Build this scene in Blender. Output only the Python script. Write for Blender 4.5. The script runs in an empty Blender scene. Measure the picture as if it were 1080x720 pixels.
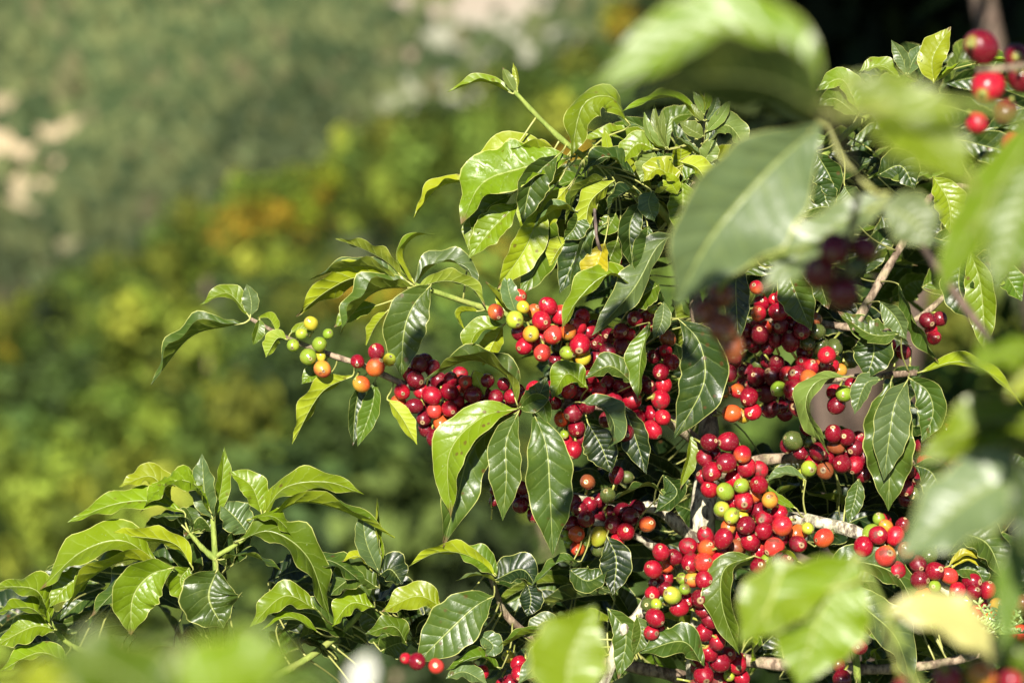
import bpy, math, random
from mathutils import Vector, Matrix, Euler, noise as mn
R = math.radians
random.seed(7)
sc = bpy.context.scene
C = sc.collection

# ------------------------------------------------------------------ camera frame
CAM = Vector((0.0, 0.0, 1.6))
PITCH = -8.0
FOC = 2.25
K = 36.0/100.0/1080.0            # picture unit at one metre
rot = Euler((R(90+PITCH), 0, 0)).to_matrix()
UPV = rot @ Vector((0, 1, 0)); RTV = rot @ Vector((1, 0, 0)); FWD = rot @ Vector((0, 0, -1))
def at(x, y, D):
    return CAM + (RTV*((x-540)*K) + UPV*((360-y)*K) + FWD)*D

# ------------------------------------------------------------------ node helpers
def new_mat(name):
    m = bpy.data.materials.new(name); m.use_nodes = True
    nt = m.node_tree; nt.nodes.clear()
    return m, nt
def N(nt, t, **kw):
    n = nt.nodes.new(t)
    for k, v in kw.items():
        if k == 'i':
            for a, b in v.items(): n.inputs[a].default_value = b
        else: setattr(n, k, v)
    return n
def lk(nt, a, b): nt.links.new(a, b)
def M(nt, op, a, b=None, c=None, clamp=False):
    n = nt.nodes.new('ShaderNodeMath'); n.operation = op; n.use_clamp = clamp
    for i, v in enumerate((a, b, c)):
        if v is None: continue
        if isinstance(v, (int, float)): n.inputs[i].default_value = v
        else: nt.links.new(v, n.inputs[i])
    return n.outputs[0]
def mixc(nt, f, a, b, mode='MIX'):
    n = nt.nodes.new('ShaderNodeMix'); n.data_type = 'RGBA'; n.blend_type = mode
    for s, v in ((n.inputs[0], f), (n.inputs[6], a), (n.inputs[7], b)):
        if isinstance(v, (int, float)): s.default_value = v
        elif isinstance(v, tuple): s.default_value = v if len(v) == 4 else (*v, 1)
        else: nt.links.new(v, s)
    return n.outputs[2]
def ramp(nt, v, a, b):
    n = nt.nodes.new('ShaderNodeMapRange'); n.interpolation_type = 'SMOOTHSTEP'
    nt.links.new(v, n.inputs[0]); n.inputs[1].default_value = a; n.inputs[2].default_value = b
    return n.outputs[0]
def noise_tex(nt, vec, scale, detail=3, rough=.55):
    n = nt.nodes.new('ShaderNodeTexNoise'); n.inputs['Scale'].default_value = scale
    n.inputs['Detail'].default_value = detail; n.inputs['Roughness'].default_value = rough
    nt.links.new(vec, n.inputs['Vector']); return n.outputs['Fac']

# ------------------------------------------------------------------ leaf material
def leaf_material():
    m, nt = new_mat('coffee_leaf')
    uv = N(nt, 'ShaderNodeUVMap').outputs[0]
    sep = N(nt, 'ShaderNodeSeparateXYZ'); lk(nt, uv, sep.inputs[0])
    u, t = sep.outputs[0], sep.outputs[1]
    col = N(nt, 'ShaderNodeAttribute', attribute_name='tone').outputs['Color']
    par = N(nt, 'ShaderNodeAttribute', attribute_name='wear').outputs['Color']
    sp = N(nt, 'ShaderNodeSeparateColor'); lk(nt, par, sp.inputs[0])
    spots, tipb, rnd = sp.outputs[0], sp.outputs[1], sp.outputs[2]
    geo = N(nt, 'ShaderNodeNewGeometry')
    pos = geo.outputs['Position']; back = geo.outputs['Backfacing']
    a = M(nt, 'ABSOLUTE', M(nt, 'SUBTRACT', M(nt, 'MULTIPLY', u, 2.0), 1.0))
    nz = noise_tex(nt, pos, 90, 3)
    nz2 = noise_tex(nt, pos, 420, 3)
    nz3 = noise_tex(nt, pos, 28, 2)
    q = M(nt, 'SUBTRACT', M(nt, 'MULTIPLY', t, 10.0), M(nt, 'MULTIPLY', a, 1.7))
    q = M(nt, 'SUBTRACT', q, M(nt, 'MULTIPLY', M(nt, 'MULTIPLY', a, a), -.5))
    q = M(nt, 'ADD', q, M(nt, 'MULTIPLY', nz, .35))
    fr = M(nt, 'ABSOLUTE', M(nt, 'SUBTRACT', M(nt, 'FRACT', q), .5))     # 0 on a vein
    vein = M(nt, 'SUBTRACT', 1.0, ramp(nt, fr, .015, .075))
    vein = M(nt, 'MULTIPLY', vein, M(nt, 'SUBTRACT', 1.0, ramp(nt, a, .55, .95)))
    mid = M(nt, 'SUBTRACT', 1.0, ramp(nt, a, .015, .05))
    rim = ramp(nt, a, .945, .99)
    var = M(nt, 'ADD', .72, M(nt, 'MULTIPLY', nz3, .55))
    vc = N(nt, 'ShaderNodeCombineXYZ'); 
    for i in range(3): lk(nt, var, vc.inputs[i])
    top = mixc(nt, 1.0, col, vc.outputs[0], 'MULTIPLY')
    blot = ramp(nt, nz, .5, .75)
    top = mixc(nt, M(nt, 'MULTIPLY', blot, .35), top, mixc(nt, .5, top, (.16, .20, .02)))
    pale = mixc(nt, .55, top, (.34, .42, .12))
    topv = mixc(nt, M(nt, 'MULTIPLY', vein, .24), top, pale)
    topv = mixc(nt, M(nt, 'MULTIPLY', mid, .75), topv, (.30, .35, .10))
    und = mixc(nt, 1.0, mixc(nt, 1.0, top, (3.3, 2.5, 1.6), 'MULTIPLY'), (.27, .32, .02), 'DARKEN')
    undv = mixc(nt, M(nt, 'MULTIPLY', vein, .5), und, (.36, .42, .10))
    undv = mixc(nt, M(nt, 'MULTIPLY', mid, .8), undv, (.42, .48, .16))
    c = mixc(nt, back, topv, undv)
    c = mixc(nt, M(nt, 'MULTIPLY', rim, .8), c, (.46, .47, .14))
    # fine speckles of dust
    dust = ramp(nt, nz2, .66, .74)
    c = mixc(nt, M(nt, 'MULTIPLY', dust, .30), c, (.36, .40, .24))
    # brown spots and scorched tips
    vor = N(nt, 'ShaderNodeTexVoronoi'); vor.inputs['Scale'].default_value = 95; lk(nt, pos, vor.inputs['Vector'])
    sd = M(nt, 'ADD', vor.outputs['Distance'], M(nt, 'MULTIPLY', nz, .25))
    s1 = M(nt, 'MULTIPLY', M(nt, 'SUBTRACT', 1.0, ramp(nt, sd, .22, .34)), M(nt, 'MULTIPLY', spots, ramp(nt, nz3, .42, .55)))
    c = mixc(nt, s1, c, (.09, .035, .012))
    tb = M(nt, 'MULTIPLY', ramp(nt, M(nt, 'ADD', t, M(nt, 'MULTIPLY', nz, .14)), .97, 1.04), tipb)
    c = mixc(nt, tb, c, (.16, .075, .045))
    # gloss
    rgh = M(nt, 'ADD', .25, M(nt, 'MULTIPLY', nz, .27))
    rgh = M(nt, 'ADD', rgh, M(nt, 'MULTIPLY', back, .22))
    # bump from veins, blistering between them
    cell = M(nt, 'SUBTRACT', 1.0, M(nt, 'POWER', M(nt, 'MULTIPLY', M(nt, 'SUBTRACT', .5, fr), 2.0), 2.0))
    hgt = M(nt, 'ADD', M(nt, 'MULTIPLY', M(nt, 'MULTIPLY', cell, rnd), .9), M(nt, 'MULTIPLY', nz, 1.1))
    hgt = M(nt, 'SUBTRACT', hgt, M(nt, 'MULTIPLY', mid, 1.2))
    hgt = M(nt, 'ADD', hgt, M(nt, 'MULTIPLY', nz2, .28))
    bmp = N(nt, 'ShaderNodeBump', i={'Strength': .6, 'Distance': .0008}); lk(nt, hgt, bmp.inputs['Height'])
    p = N(nt, 'ShaderNodeBsdfPrincipled'); lk(nt, c, p.inputs['Base Color']); lk(nt, rgh, p.inputs['Roughness'])
    p.inputs['Specular IOR Level'].default_value = .42
    lk(nt, bmp.outputs[0], p.inputs['Normal'])
    tr = N(nt, 'ShaderNodeBsdfTranslucent'); lk(nt, mixc(nt, .5, c, (.30, .42, .02)), tr.inputs[0]); lk(nt, bmp.outputs[0], tr.inputs[1])
    mx = N(nt, 'ShaderNodeMixShader', i={0: .12}); lk(nt, p.outputs[0], mx.inputs[1]); lk(nt, tr.outputs[0], mx.inputs[2])
    o = N(nt, 'ShaderNodeOutputMaterial'); lk(nt, mx.outputs[0], o.inputs[0])
    return m

def cherry_material():
    m, nt = new_mat('coffee_cherry_skin')
    col = N(nt, 'ShaderNodeAttribute', attribute_name='tone').outputs['Color']
    geo = N(nt, 'ShaderNodeNewGeometry'); pos = geo.outputs['Position']
    n1 = noise_tex(nt, pos, 160, 3); n2 = noise_tex(nt, pos, 900, 2)
    var = M(nt, 'ADD', .72, M(nt, 'MULTIPLY', n1, .55)); vc = N(nt, 'ShaderNodeCombineXYZ')
    for i in range(3): lk(nt, var, vc.inputs[i])
    c = mixc(nt, 1.0, col, vc.outputs[0], 'MULTIPLY')
    c = mixc(nt, M(nt, 'MULTIPLY', ramp(nt, n2, .62, .72), .4), c, (.45, .30, .18))
    n3 = noise_tex(nt, pos, 75, 4, .65)
    c = mixc(nt, M(nt, 'MULTIPLY', ramp(nt, n3, .60, .66), .75), c, (.10, .035, .02))
    p = N(nt, 'ShaderNodeBsdfPrincipled'); lk(nt, c, p.inputs['Base Color'])
    lk(nt, M(nt, 'ADD', .15, M(nt, 'ADD', M(nt, 'MULTIPLY', n1, .16), M(nt, 'MULTIPLY', ramp(nt, n3, .48, .66), .35))), p.inputs['Roughness'])
    p.inputs['Specular IOR Level'].default_value = .55
    p.inputs['Subsurface Weight'].default_value = .06
    p.inputs['Subsurface Radius'].default_value = (.004, .001, .001)
    p.inputs['Subsurface Scale'].default_value = .5
    b = N(nt, 'ShaderNodeBump', i={'Strength': .25, 'Distance': .0006}); lk(nt, n1, b.inputs['Height']); lk(nt, b.outputs[0], p.inputs['Normal'])
    o = N(nt, 'ShaderNodeOutputMaterial'); lk(nt, p.outputs[0], o.inputs[0]); return m

def bark_material(name, pale, dark, green=None, moss=.5):
    m, nt = new_mat(name)
    tc = N(nt, 'ShaderNodeTexCoord').outputs['Object']
    mp = N(nt, 'ShaderNodeMapping', i={'Scale': (1, 1, .35)}); lk(nt, tc, mp.inputs[0])
    n1 = noise_tex(nt, mp.outputs[0], 170, 5, .65); n2 = noise_tex(nt, tc, 60, 3); n3 = noise_tex(nt, mp.outputs[0], 600, 3)
    c = mixc(nt, ramp(nt, n1, .40, .60), dark, pale)
    c = mixc(nt, M(nt, 'MULTIPLY', ramp(nt, n2, .5, .62), moss), c, green or (.30, .30, .16))
    p = N(nt, 'ShaderNodeBsdfPrincipled'); lk(nt, c, p.inputs['Base Color']); p.inputs['Roughness'].default_value = .8
    b = N(nt, 'ShaderNodeBump', i={'Strength': 1.0, 'Distance': .002}); lk(nt, M(nt, 'ADD', n1, M(nt, 'MULTIPLY', n3, .4)), b.inputs['Height']); lk(nt, b.outputs[0], p.inputs['Normal'])
    o = N(nt, 'ShaderNodeOutputMaterial'); lk(nt, p.outputs[0], o.inputs[0]); return m

def crown_material(name):
    m, nt = new_mat(name)
    col = N(nt, 'ShaderNodeAttribute', attribute_name='tone').outputs['Color']
    p = N(nt, 'ShaderNodeBsdfPrincipled'); lk(nt, col, p.inputs['Base Color']); p.inputs['Roughness'].default_value = .7; p.inputs['Specular IOR Level'].default_value = .2
    tr = N(nt, 'ShaderNodeBsdfTranslucent'); lk(nt, col, tr.inputs[0])
    mx = N(nt, 'ShaderNodeMixShader', i={0: .2}); lk(nt, p.outputs[0], mx.inputs[1]); lk(nt, tr.outputs[0], mx.inputs[2])
    o = N(nt, 'ShaderNodeOutputMaterial'); lk(nt, mx.outputs[0], o.inputs[0]); return m

LEAF = leaf_material(); CHERRY = cherry_material()
BARK = bark_material('pale_lichen_bark', (.58, .53, .38), (.10, .075, .05), (.34, .35, .22))
TWIGBARK = bark_material('brown_branch_bark', (.36, .27, .18), (.12, .08, .05), (.22, .22, .10), .4)
GREENTWIG = bark_material('green_twig_skin', (.24, .30, .05), (.16, .22, .03), (.30, .26, .08), .3)
DRYTWIG = bark_material('dry_twig_bark', (.16, .11, .09), (.05, .035, .03), (.2, .16, .12), .3)
DARKTWIG = bark_material('dark_branch_bark', (.15, .10, .07), (.06, .04, .03), (.1, .09, .05), .3)
CROWN = crown_material('shrub_foliage')

# ------------------------------------------------------------------ mesh buffer
class MB:
    def __init__(s): s.v = []; s.f = []; s.uv = []; s.tone = []; s.wear = []; s.mi = []
    def add(s, v, f, uv=None, tone=(1, 1, 1), wear=(0, 0, 0), mi=0, tones=None):
        o = len(s.v); s.v += [tuple(p) for p in v]; s.f += [tuple(o+i for i in q) for q in f]
        s.uv += uv if uv else [(0, 0)]*len(v)
        s.tone += tones if tones else [tone]*len(v); s.wear += [wear]*len(v); s.mi += [mi]*len(f)
    def build(s, name, mats, parent=None, origin=None, smooth=True):
        if origin is None:
            n = max(1, len(s.v)); origin = Vector([sum(p[i] for p in s.v)/n for i in range(3)])
        me = bpy.data.meshes.new(name)
        me.from_pydata([(p[0]-origin[0], p[1]-origin[1], p[2]-origin[2]) for p in s.v], [], s.f)
        for m in (mats if isinstance(mats, list) else [mats]): me.materials.append(m)
        me.polygons.foreach_set('material_index', s.mi)
        me.polygons.foreach_set('use_smooth', [smooth]*len(s.f))
        ul = me.uv_layers.new(name='UVMap'); idx = [0]*len(me.loops); me.loops.foreach_get('vertex_index', idx)
        ul.data.foreach_set('uv', [c for i in idx for c in s.uv[i]])
        for nm, dat in (('tone', s.tone), ('wear', s.wear)):
            at_ = me.attributes.new(nm, 'FLOAT_COLOR', 'POINT')
            at_.data.foreach_set('color', [c for q in dat for c in (*q[:3], 1.0)])
        o = bpy.data.objects.new(name, me); C.objects.link(o)
        o.location = origin
        if parent:
            bpy.context.view_layer.update() if False else None
            o.parent = parent; o.matrix_parent_inverse = Matrix.Translation(-world_loc(parent))
        return o
WL = {}
def world_loc(o):
    v = Vector(o.location)
    p = o.parent
    if p is None: return v
    # location is stored in world terms through the parent inverse
    return v
def thing(name, label, cat, loc, group=None):
    o = bpy.data.objects.new(name, None); C.objects.link(o); o.location = loc
    o.empty_display_size = .1
    o['label'] = label; o['category'] = cat
    if group: o['group'] = group
    return o

# ------------------------------------------------------------------ curves
def smooth_path(pts, n):
    """Catmull-Rom through the points, n samples even in length."""
    P = [Vector(p) for p in pts]
    if len(P) == 2: P = [P[0], P[0].lerp(P[1], .5), P[1]]
    Q = [P[0]*2-P[1]] + P + [P[-1]*2-P[-2]]
    out = []
    for i in range(1, len(Q)-2):
        for k in range(16):
            t = k/16; a, b, c, d = Q[i-1], Q[i], Q[i+1], Q[i+2]
            out.append(.5*((2*b)+(c-a)*t+(2*a-5*b+4*c-d)*t*t+(3*b-a-3*c+d)*t**3))
    out.append(P[-1])
    L = [0]
    for i in range(1, len(out)): L.append(L[-1]+(out[i]-out[i-1]).length)
    res = []; j = 0
    for k in range(n):
        s = L[-1]*k/(n-1)
        while j < len(L)-2 and L[j+1] < s: j += 1
        f = (s-L[j])/max(1e-9, L[j+1]-L[j]); res.append(out[j].lerp(out[j+1], min(1, f)))
    return res, L[-1]

def tube(mb, pts, radii, sides=8, mi=0, knots=0, rnd=None, tone=(1, 1, 1)):
    n = len(pts); vs = []; fs = []; ref = Vector((.31, .2, .93)).normalized()
    for i, p in enumerate(pts):
        T = (pts[min(n-1, i+1)]-pts[max(0, i-1)]).normalized()
        a = T.cross(ref)
        if a.length < 1e-3: a = T.cross(Vector((1, 0, 0)))
        a.normalize(); b = T.cross(a)
        for k in range(sides):
            an = 2*math.pi*k/sides; r = radii[i]
            if knots: r *= 1+knots*mn.noise((p+a*math.cos(an)*r*3+b*math.sin(an)*r*3)*90)
            vs.append(p+(a*math.cos(an)+b*math.sin(an))*r)
    for i in range(n-1):
        for k in range(sides):
            k2 = (k+1) % sides; fs.append((i*sides+k, i*sides+k2, (i+1)*sides+k2, (i+1)*sides+k))
    vs.append(pts[0]); vs.append(pts[-1]); e = len(vs)
    for k in range(sides):
        k2 = (k+1) % sides; fs.append((e-2, k2, k)); fs.append((e-1, (n-1)*sides+k, (n-1)*sides+k2))
    mb.add(vs, fs, mi=mi, tone=tone)

PROF = [(0, .02), (.03, .08), (.08, .27), (.2, .68), (.33, .93), (.47, 1), (.62, .9), (.75, .66), (.86, .36), (.93, .15), (.97, .07), (1, .0)]
def prof(t):
    for (a, x), (b, y) in zip(PROF, PROF[1:]):
        if t <= b:
            f = (t-a)/(b-a); f = f*f*(3-2*f) if False else f; return x+(y-x)*f
    return 0
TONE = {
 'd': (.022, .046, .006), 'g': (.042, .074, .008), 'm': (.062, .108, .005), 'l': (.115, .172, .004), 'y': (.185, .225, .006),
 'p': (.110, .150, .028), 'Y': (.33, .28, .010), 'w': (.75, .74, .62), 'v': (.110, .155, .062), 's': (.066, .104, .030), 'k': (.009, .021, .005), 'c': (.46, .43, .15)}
def leaf_geom(mb, pts, w, roll=0, fold=15, tone='g', curl=0, wave=1.0, twist=0, spots=0, tip=0, seed=None, nl=26, nw=7, stalk=None, bite=0, pleat=1):
    """pts: world points base to tip, w: blade width in metres, roll: 0 upper face towards the viewer's side, 90 facing up, 180 underside."""
    rg = random.Random(seed if seed is not None else int(pts[0][0]*1e5) ^ int(pts[-1][2]*1e5))
    sp, L = smooth_path(pts, nl+1)
    ch = (sp[-1]-sp[0]).normalized(); V0 = (CAM-sp[nl//2]).normalized()
    S = V0.cross(ch).normalized()
    up = S.dot(UPV)
    if abs(up) < .18: sg = 1 if S.dot(RTV) > 0 else -1
    else: sg = 1 if up > 0 else -1
    ph = rg.uniform(0, 6.28); ph2 = rg.uniform(0, 6.28); nwv = rg.uniform(2.2, 3.6)*1.0; nwv2 = rg.uniform(2.2, 3.6)
    c0 = TONE[tone] if isinstance(tone, str) else tone
    j = rg.uniform(.82, 1.2); c0 = (min(.8, c0[0]*j*rg.uniform(.92, 1.1)), min(.8, c0[1]*j), c0[2]*j)
    vs = []; uvs = []; fs = []; Sp = S*sg; vs_ = min(1, max(.25, (w/.028)**1.5))
    cols = 2*nw+1; wave = wave*min(1, .35+.65*(w/.024)**2)
    asym = rg.uniform(.93, 1.07)
    for i, p in enumerate(sp):
        t = i/nl
        T = (sp[min(nl, i+1)]-sp[max(0, i-1)]).normalized()
        Sl = (Sp - T*Sp.dot(T))
        if Sl.length < 1e-4: Sl = Sp
        Sl.normalize(); Sp = Sl
        Vl = T.cross(Sl)
        if Vl.dot(V0) < 0: Vl = -Vl
        r = R(roll + twist*(t-.4)*2)
        Nn = Vl*math.cos(r)+Sl*math.sin(r); W = Sl*math.cos(r)-Vl*math.sin(r)
        hw = .5*w*prof(t)
        fa = fold*(1-.45*t)
        for side in (-1, 1):
            x = 0.; h = 0.; row = []
            nv = nwv if side > 0 else nwv2; pq = ph if side > 0 else ph2
            es = (1+.05*math.sin(2*math.pi*nv*1.7*t+pq))*(asym if side > 0 else 1/asym)
            for k in range(1, nw+1):
                f = k/nw; an = R(fa+curl*f)
                x += math.cos(an)*hw*es/nw; h += math.sin(an)*hw*es/nw
                wv = wave*.085*w*(f**2.2)*math.sin(2*math.pi*nv*t+pq)*min(1, t*5)*min(1, (1-t)*4)
                wv += pleat*wave*(.030 if c0[0] > .11 else .010)*(1.6 if wave > 1.3 else 1)*w*vs_*math.sin(2*math.pi*(t*10-f*1.7+.5*f*f))*math.sin(math.pi*f)*math.sin(math.pi*t)
                q_ = p+W*(side*x); wv += .045*w*f*mn.noise(q_*55)+.02*w*f*mn.noise(q_*140)
                row.append((f, q_+Nn*(h+wv)))
            if side < 0:
                for f, q in reversed(row): vs.append(q); uvs.append((.5-.5*f, t))
                vs.append(p - Nn*(.0003)); uvs.append((.5, t))
            else:
                for f, q in row: vs.append(q); uvs.append((.5+.5*f, t))
    # winding so that the geometric front is the upper face
    a = vs[(nl//2)*cols+nw]; b = vs[(nl//2)*cols+nw+2]; c = vs[(nl//2+1)*cols+nw]
    nrm = (b-a).cross(c-a); tq = nl//2
    r = R(roll); 
    T = (sp[tq+1]-sp[tq-1]).normalized(); Sl = S*sg; Sl = (Sl-T*Sl.dot(T)).normalized(); Vl = T.cross(Sl)
    if Vl.dot(V0) < 0: Vl = -Vl
    Nn = Vl*math.cos(R(roll+twist*.2))+Sl*math.sin(R(roll+twist*.2))
    flip = nrm.dot(Nn) < 0
    for i in range(nl):
        for k in range(cols-1):
            if bite:
                uu = abs(k+.5-nw)/nw; vv = mn.noise(Vector((i*.23+ph, k*.4, ph2)))
                if uu > .35 and vv > .62-bite*.5: continue
            q = (i*cols+k, i*cols+k+1, (i+1)*cols+k+1, (i+1)*cols+k)
            fs.append(q[::-1] if flip else q)
    if not spots and rg.random() < .5: spots = rg.uniform(.3, .8)
    if not tip and rg.random() < .2: tip = .7
    mb.add(vs, fs, uvs, c0, (spots, tip, vs_))
    # petiole and midrib ridge below the blade
    if stalk is not None:
        A = Vector(stalk); B = sp[0]; mdp = A.lerp(B, .5)+(A-B).cross(V0)*.08
        pp, _ = smooth_path([A, mdp, B, sp[2]], 9)
        far = (A-B).length > .035; tube(mb, pp, [max(.0007, w*.018)*(1.15-.05*i) for i in range(9)], 6, tone=(.08, .07, .02) if far else (.11, .14, .018))

# ------------------------------------------------------------------ cherries
CT = {'R': (.44, .006, .018), 'D': (.13, .004, .012), 'O': (.52, .085, .018), 'G': (.20, .28, .025), 'Y': (.48, .40, .03), 'P': (.50, .04, .03), 'K': (.07, .09, .02), 'B': (.22, .06, .02)}  # D and K darken the skin for shaded cherries; D also over-ripe ones
def cherry_geom(mb, c, r, axis, kind, stalk_to=None, seed=0, seg=20):
    rg = random.Random(seed)
    ax = axis.normalized(); a = ax.orthogonal().normalized(); b = ax.cross(a)
    col = CT[kind]; second = None
    if kind == 'R': 
        j = rg.random(); col = (.15+.27*j, .003+.006*j*j, .012+.010*j)
        if rg.random() < .11: second = (.50, .11, .02)
        elif rg.random() < .3: second = (.16, .006, .016)
    elif kind in 'OP': second = rg.choice([(.50, .03, .02), (.48, .26, .03)])
    elif kind == 'Y': second = rg.choice([(.32, .38, .03), (.60, .22, .02)])
    elif kind == 'G': second = rg.choice([(.34, .40, .03), (.18, .28, .02), (.42, .40, .04)])
    r = r*rg.uniform(.95, 1.05); el = rg.uniform(.99, 1.19); rings = max(9, seg*2//3)
    sdir = (a*rg.uniform(-1, 1)+b*rg.uniform(-1, 1)+ax*rg.uniform(-.6, .6)).normalized()
    vs = []; ts = []; scar = rg.uniform(.13, .28); pl = rg.uniform(.35, 1.1)
    ths = [math.pi*i/rings for i in range(1, rings)]
    # fine rings for the end scar
    pre = [scar*.35, scar*.5, scar*.7, scar*.95, scar*1.15, scar*1.45]
    ths = pre + [t for t in ths if t > scar*1.7]
    pale = (.45*pl, .30*pl, .15*pl) if kind in 'RDOPB' else (.34*pl, .30*pl, .12*pl)
    def rad(th):
        k = 1.0
        if th < scar*1.6:
            x = th/scar
            k = 1-.028*max(0, 1-x)**.5 + .03*math.exp(-((x-1.0)/.28)**2)
        if th > 2.7: k *= 1-.10*((th-2.7)/.44)**2
        return k
    fl = rg.uniform(.88, 1.0); o1 = rg.uniform(0, 50)
    for i, th in enumerate([0]+ths+[math.pi]):
        rr = r*rad(th)
        m = 1 if 0 < i <= len(ths) else 0
        for k in range(seg if m else 1):
            ph = 2*math.pi*k/seg
            d = ax*math.cos(th)*el + (a*math.cos(ph)*fl+b*math.sin(ph))*math.sin(th)*(1+.02*math.cos(2*ph))
            p = c+d*rr*(1+.05*mn.noise(d*1.3+Vector((o1, 0, 0)))); vs.append(p)
            cc = col
            if second:
                s = max(0, min(1, d.dot(sdir)*.9+.25+.4*mn.noise(p*120))); cc = tuple(col[q]*(1-s)+second[q]*s for q in range(3))
            x = th/scar
            if x < .45: cc = (.07, .035, .02)
            elif x < 1.2: cc = pale
            elif th > 2.85: cc = (.30, .28, .06)
            ts.append(cc)
    fs = []; n = len(ths)
    for k in range(seg): fs.append((0, 1+k, 1+(k+1) % seg))
    for i in range(n-1):
        for k in range(seg):
            k2 = (k+1) % seg; fs.append((1+i*seg+k, 1+(i+1)*seg+k, 1+(i+1)*seg+k2, 1+i*seg+k2))
    e = 1+n*seg
    for k in range(seg): fs.append((e, e-seg+(k+1) % seg, e-seg+k))
    mb.add(vs, fs, tones=ts)
    s0 = c-ax*r*el*.96; s1 = s0-ax*r*.55
    if stalk_to is not None: s1 = s0.lerp(Vector(stalk_to), min(1, .011/max(1e-4, (s0-Vector(stalk_to)).length)))
    tube(mb, [s0, s0.lerp(s1, .5), s1], [r*.16, r*.13, r*.17], 6, tone=(.28, .30, .06))

# ------------------------------------------------------------------ a coffee plant out of traced branches, leaves and cherries
class Plant:
    def __init__(s, label, base, trunk_mat=BARK, group=None):
        s.root = thing('coffee_plant', label, 'coffee plant', base, group)
        s.base = base; s.br = []; s.leaves = []; s.ch = []; s.fill = []
    def branch(s, pts, r0, r1, mat, name='branch', knots=.12):
        W = [p if isinstance(p, Vector) else at(*p) for p in pts]
        n = 6*len(W); sp, L = smooth_path(W, n)
        rad = [(r0+(r1-r0)*i/(n-1))*(1+.10*math.sin(i*1.3+len(s.br))*(knots > 0)) for i in range(n)]
        mb = MB(); tube(mb, sp, rad, 12 if r0 > .006 else 8, knots=knots)
        # leaf scars: slight swellings at nodes
        o = mb.build(name, mat, s.root, origin=sp[0])
        s.br.append((o, sp)); return o
    def nearest(s, p, skip_trunk=False):
        best = None
        for o, sp in s.br:
            if o.data.materials[0] == DRYTWIG: continue
            for q in sp:
                d = (q-p).length
                if best is None or d < best[0]: best = (d, o, q)
        return best

def finish(plant, nleaf=100, nch=100):
    lv = sorted(plant.leaves, key=lambda a: -a['size'])
    rest = MB(); nrest = 0
    for i, a in enumerate(lv):
        P0 = a['pts'][0]; d, o, q = plant.nearest(P0)
        stalk = q if d < .10 else None
        if i < nleaf:
            mb = MB(); leaf_geom(mb, a['pts'], a['w'], stalk=stalk, **a['kw'])
            ob = mb.build('leaf', LEAF, o, origin=P0)
            if a.get('label'): ob['label'] = a['label']
        else:
            leaf_geom(rest, a['pts'], a['w'], stalk=stalk, **a['kw']); nrest += 1
    for a in plant.fill:
        d, o, q = plant.nearest(a['pts'][0])
        leaf_geom(rest, a['pts'], a['w'], stalk=q if d < .12 else None, nl=16, nw=4, **a['kw']); nrest += 1
    if nrest:
        o = rest.build('foliage', LEAF, plant.root); o['kind'] = 'stuff'
    cs = sorted(plant.ch, key=lambda a: -a['r']*(1 if a['vis'] else .5))
    rc = MB(); nr = 0
    for i, a in enumerate(cs):
        d, o, q = plant.nearest(a['c'])
        V = (CAM-a['c']).normalized(); out = (a['c']-q)
        rg = random.Random(i*13+5)
        out = out.normalized() if out.length > 1e-4 else V
        ax = out*.55+V*rg.uniform(-.1, .75)+Vector((rg.uniform(-1, 1), rg.uniform(-1, 1), rg.uniform(-1, .6)))*.62
        if i < nch:
            mb = MB(); cherry_geom(mb, a['c'], a['r'], ax, a['k'], q, seed=i)
            ob = mb.build('cherry', CHERRY, o, origin=a['c'])
            lb = {'O': 'orange half-ripe cherry', 'G': 'green unripe cherry', 'Y': 'yellow unripe cherry', 'D': 'ripe cherry, shade partly in its dark colour', 'K': 'green cherry coloured dark for shade'}.get(a['k'])
            if lb: ob['label'] = lb
        else: cherry_geom(rc, a['c'], a['r'], ax, a['k'], q, seed=i, seg=16); nr += 1
    if nr:
        o = rc.build('cherries', CHERRY, plant.root); o['kind'] = 'stuff'

def L(plant, pts, w, roll=0, fold=15, tone='g', D=None, curl=0, wave=1., twist=0, spots=0, tip=0, label=None, stalk=True, bite=0, pleat=1):
    """pts: (x,y) or (x,y,depth offset towards the viewer in picture units)."""
    D0 = D or FOC
    if 44 <= roll <= 70 and fold >= 24: roll += 14; fold += 12
    W = []
    for k, p in enumerate(pts):
        dz = p[2] if len(p) > 2 else 0
        W.append(at(p[0], p[1], D0-dz*K*FOC))
    if plant is F: w *= .91; fold = fold+7 if fold > 0 else fold
    elif plant.root.name == 'coffee_plant.001': w *= 1.04; tone = {'d': 'g', 'g': 'm', 'm': 'l'}.get(tone, tone)
    size = sum((W[i+1]-W[i]).length for i in range(len(W)-1))*w*(.25+abs(math.cos(R(roll))))
    plant.leaves.append(dict(pts=W, w=w*K*D0, size=size, label=label, kw=dict(roll=roll, fold=fold, tone=tone, curl=curl, wave=wave, twist=twist, spots=spots, tip=tip, bite=bite, pleat=pleat)))

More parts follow.
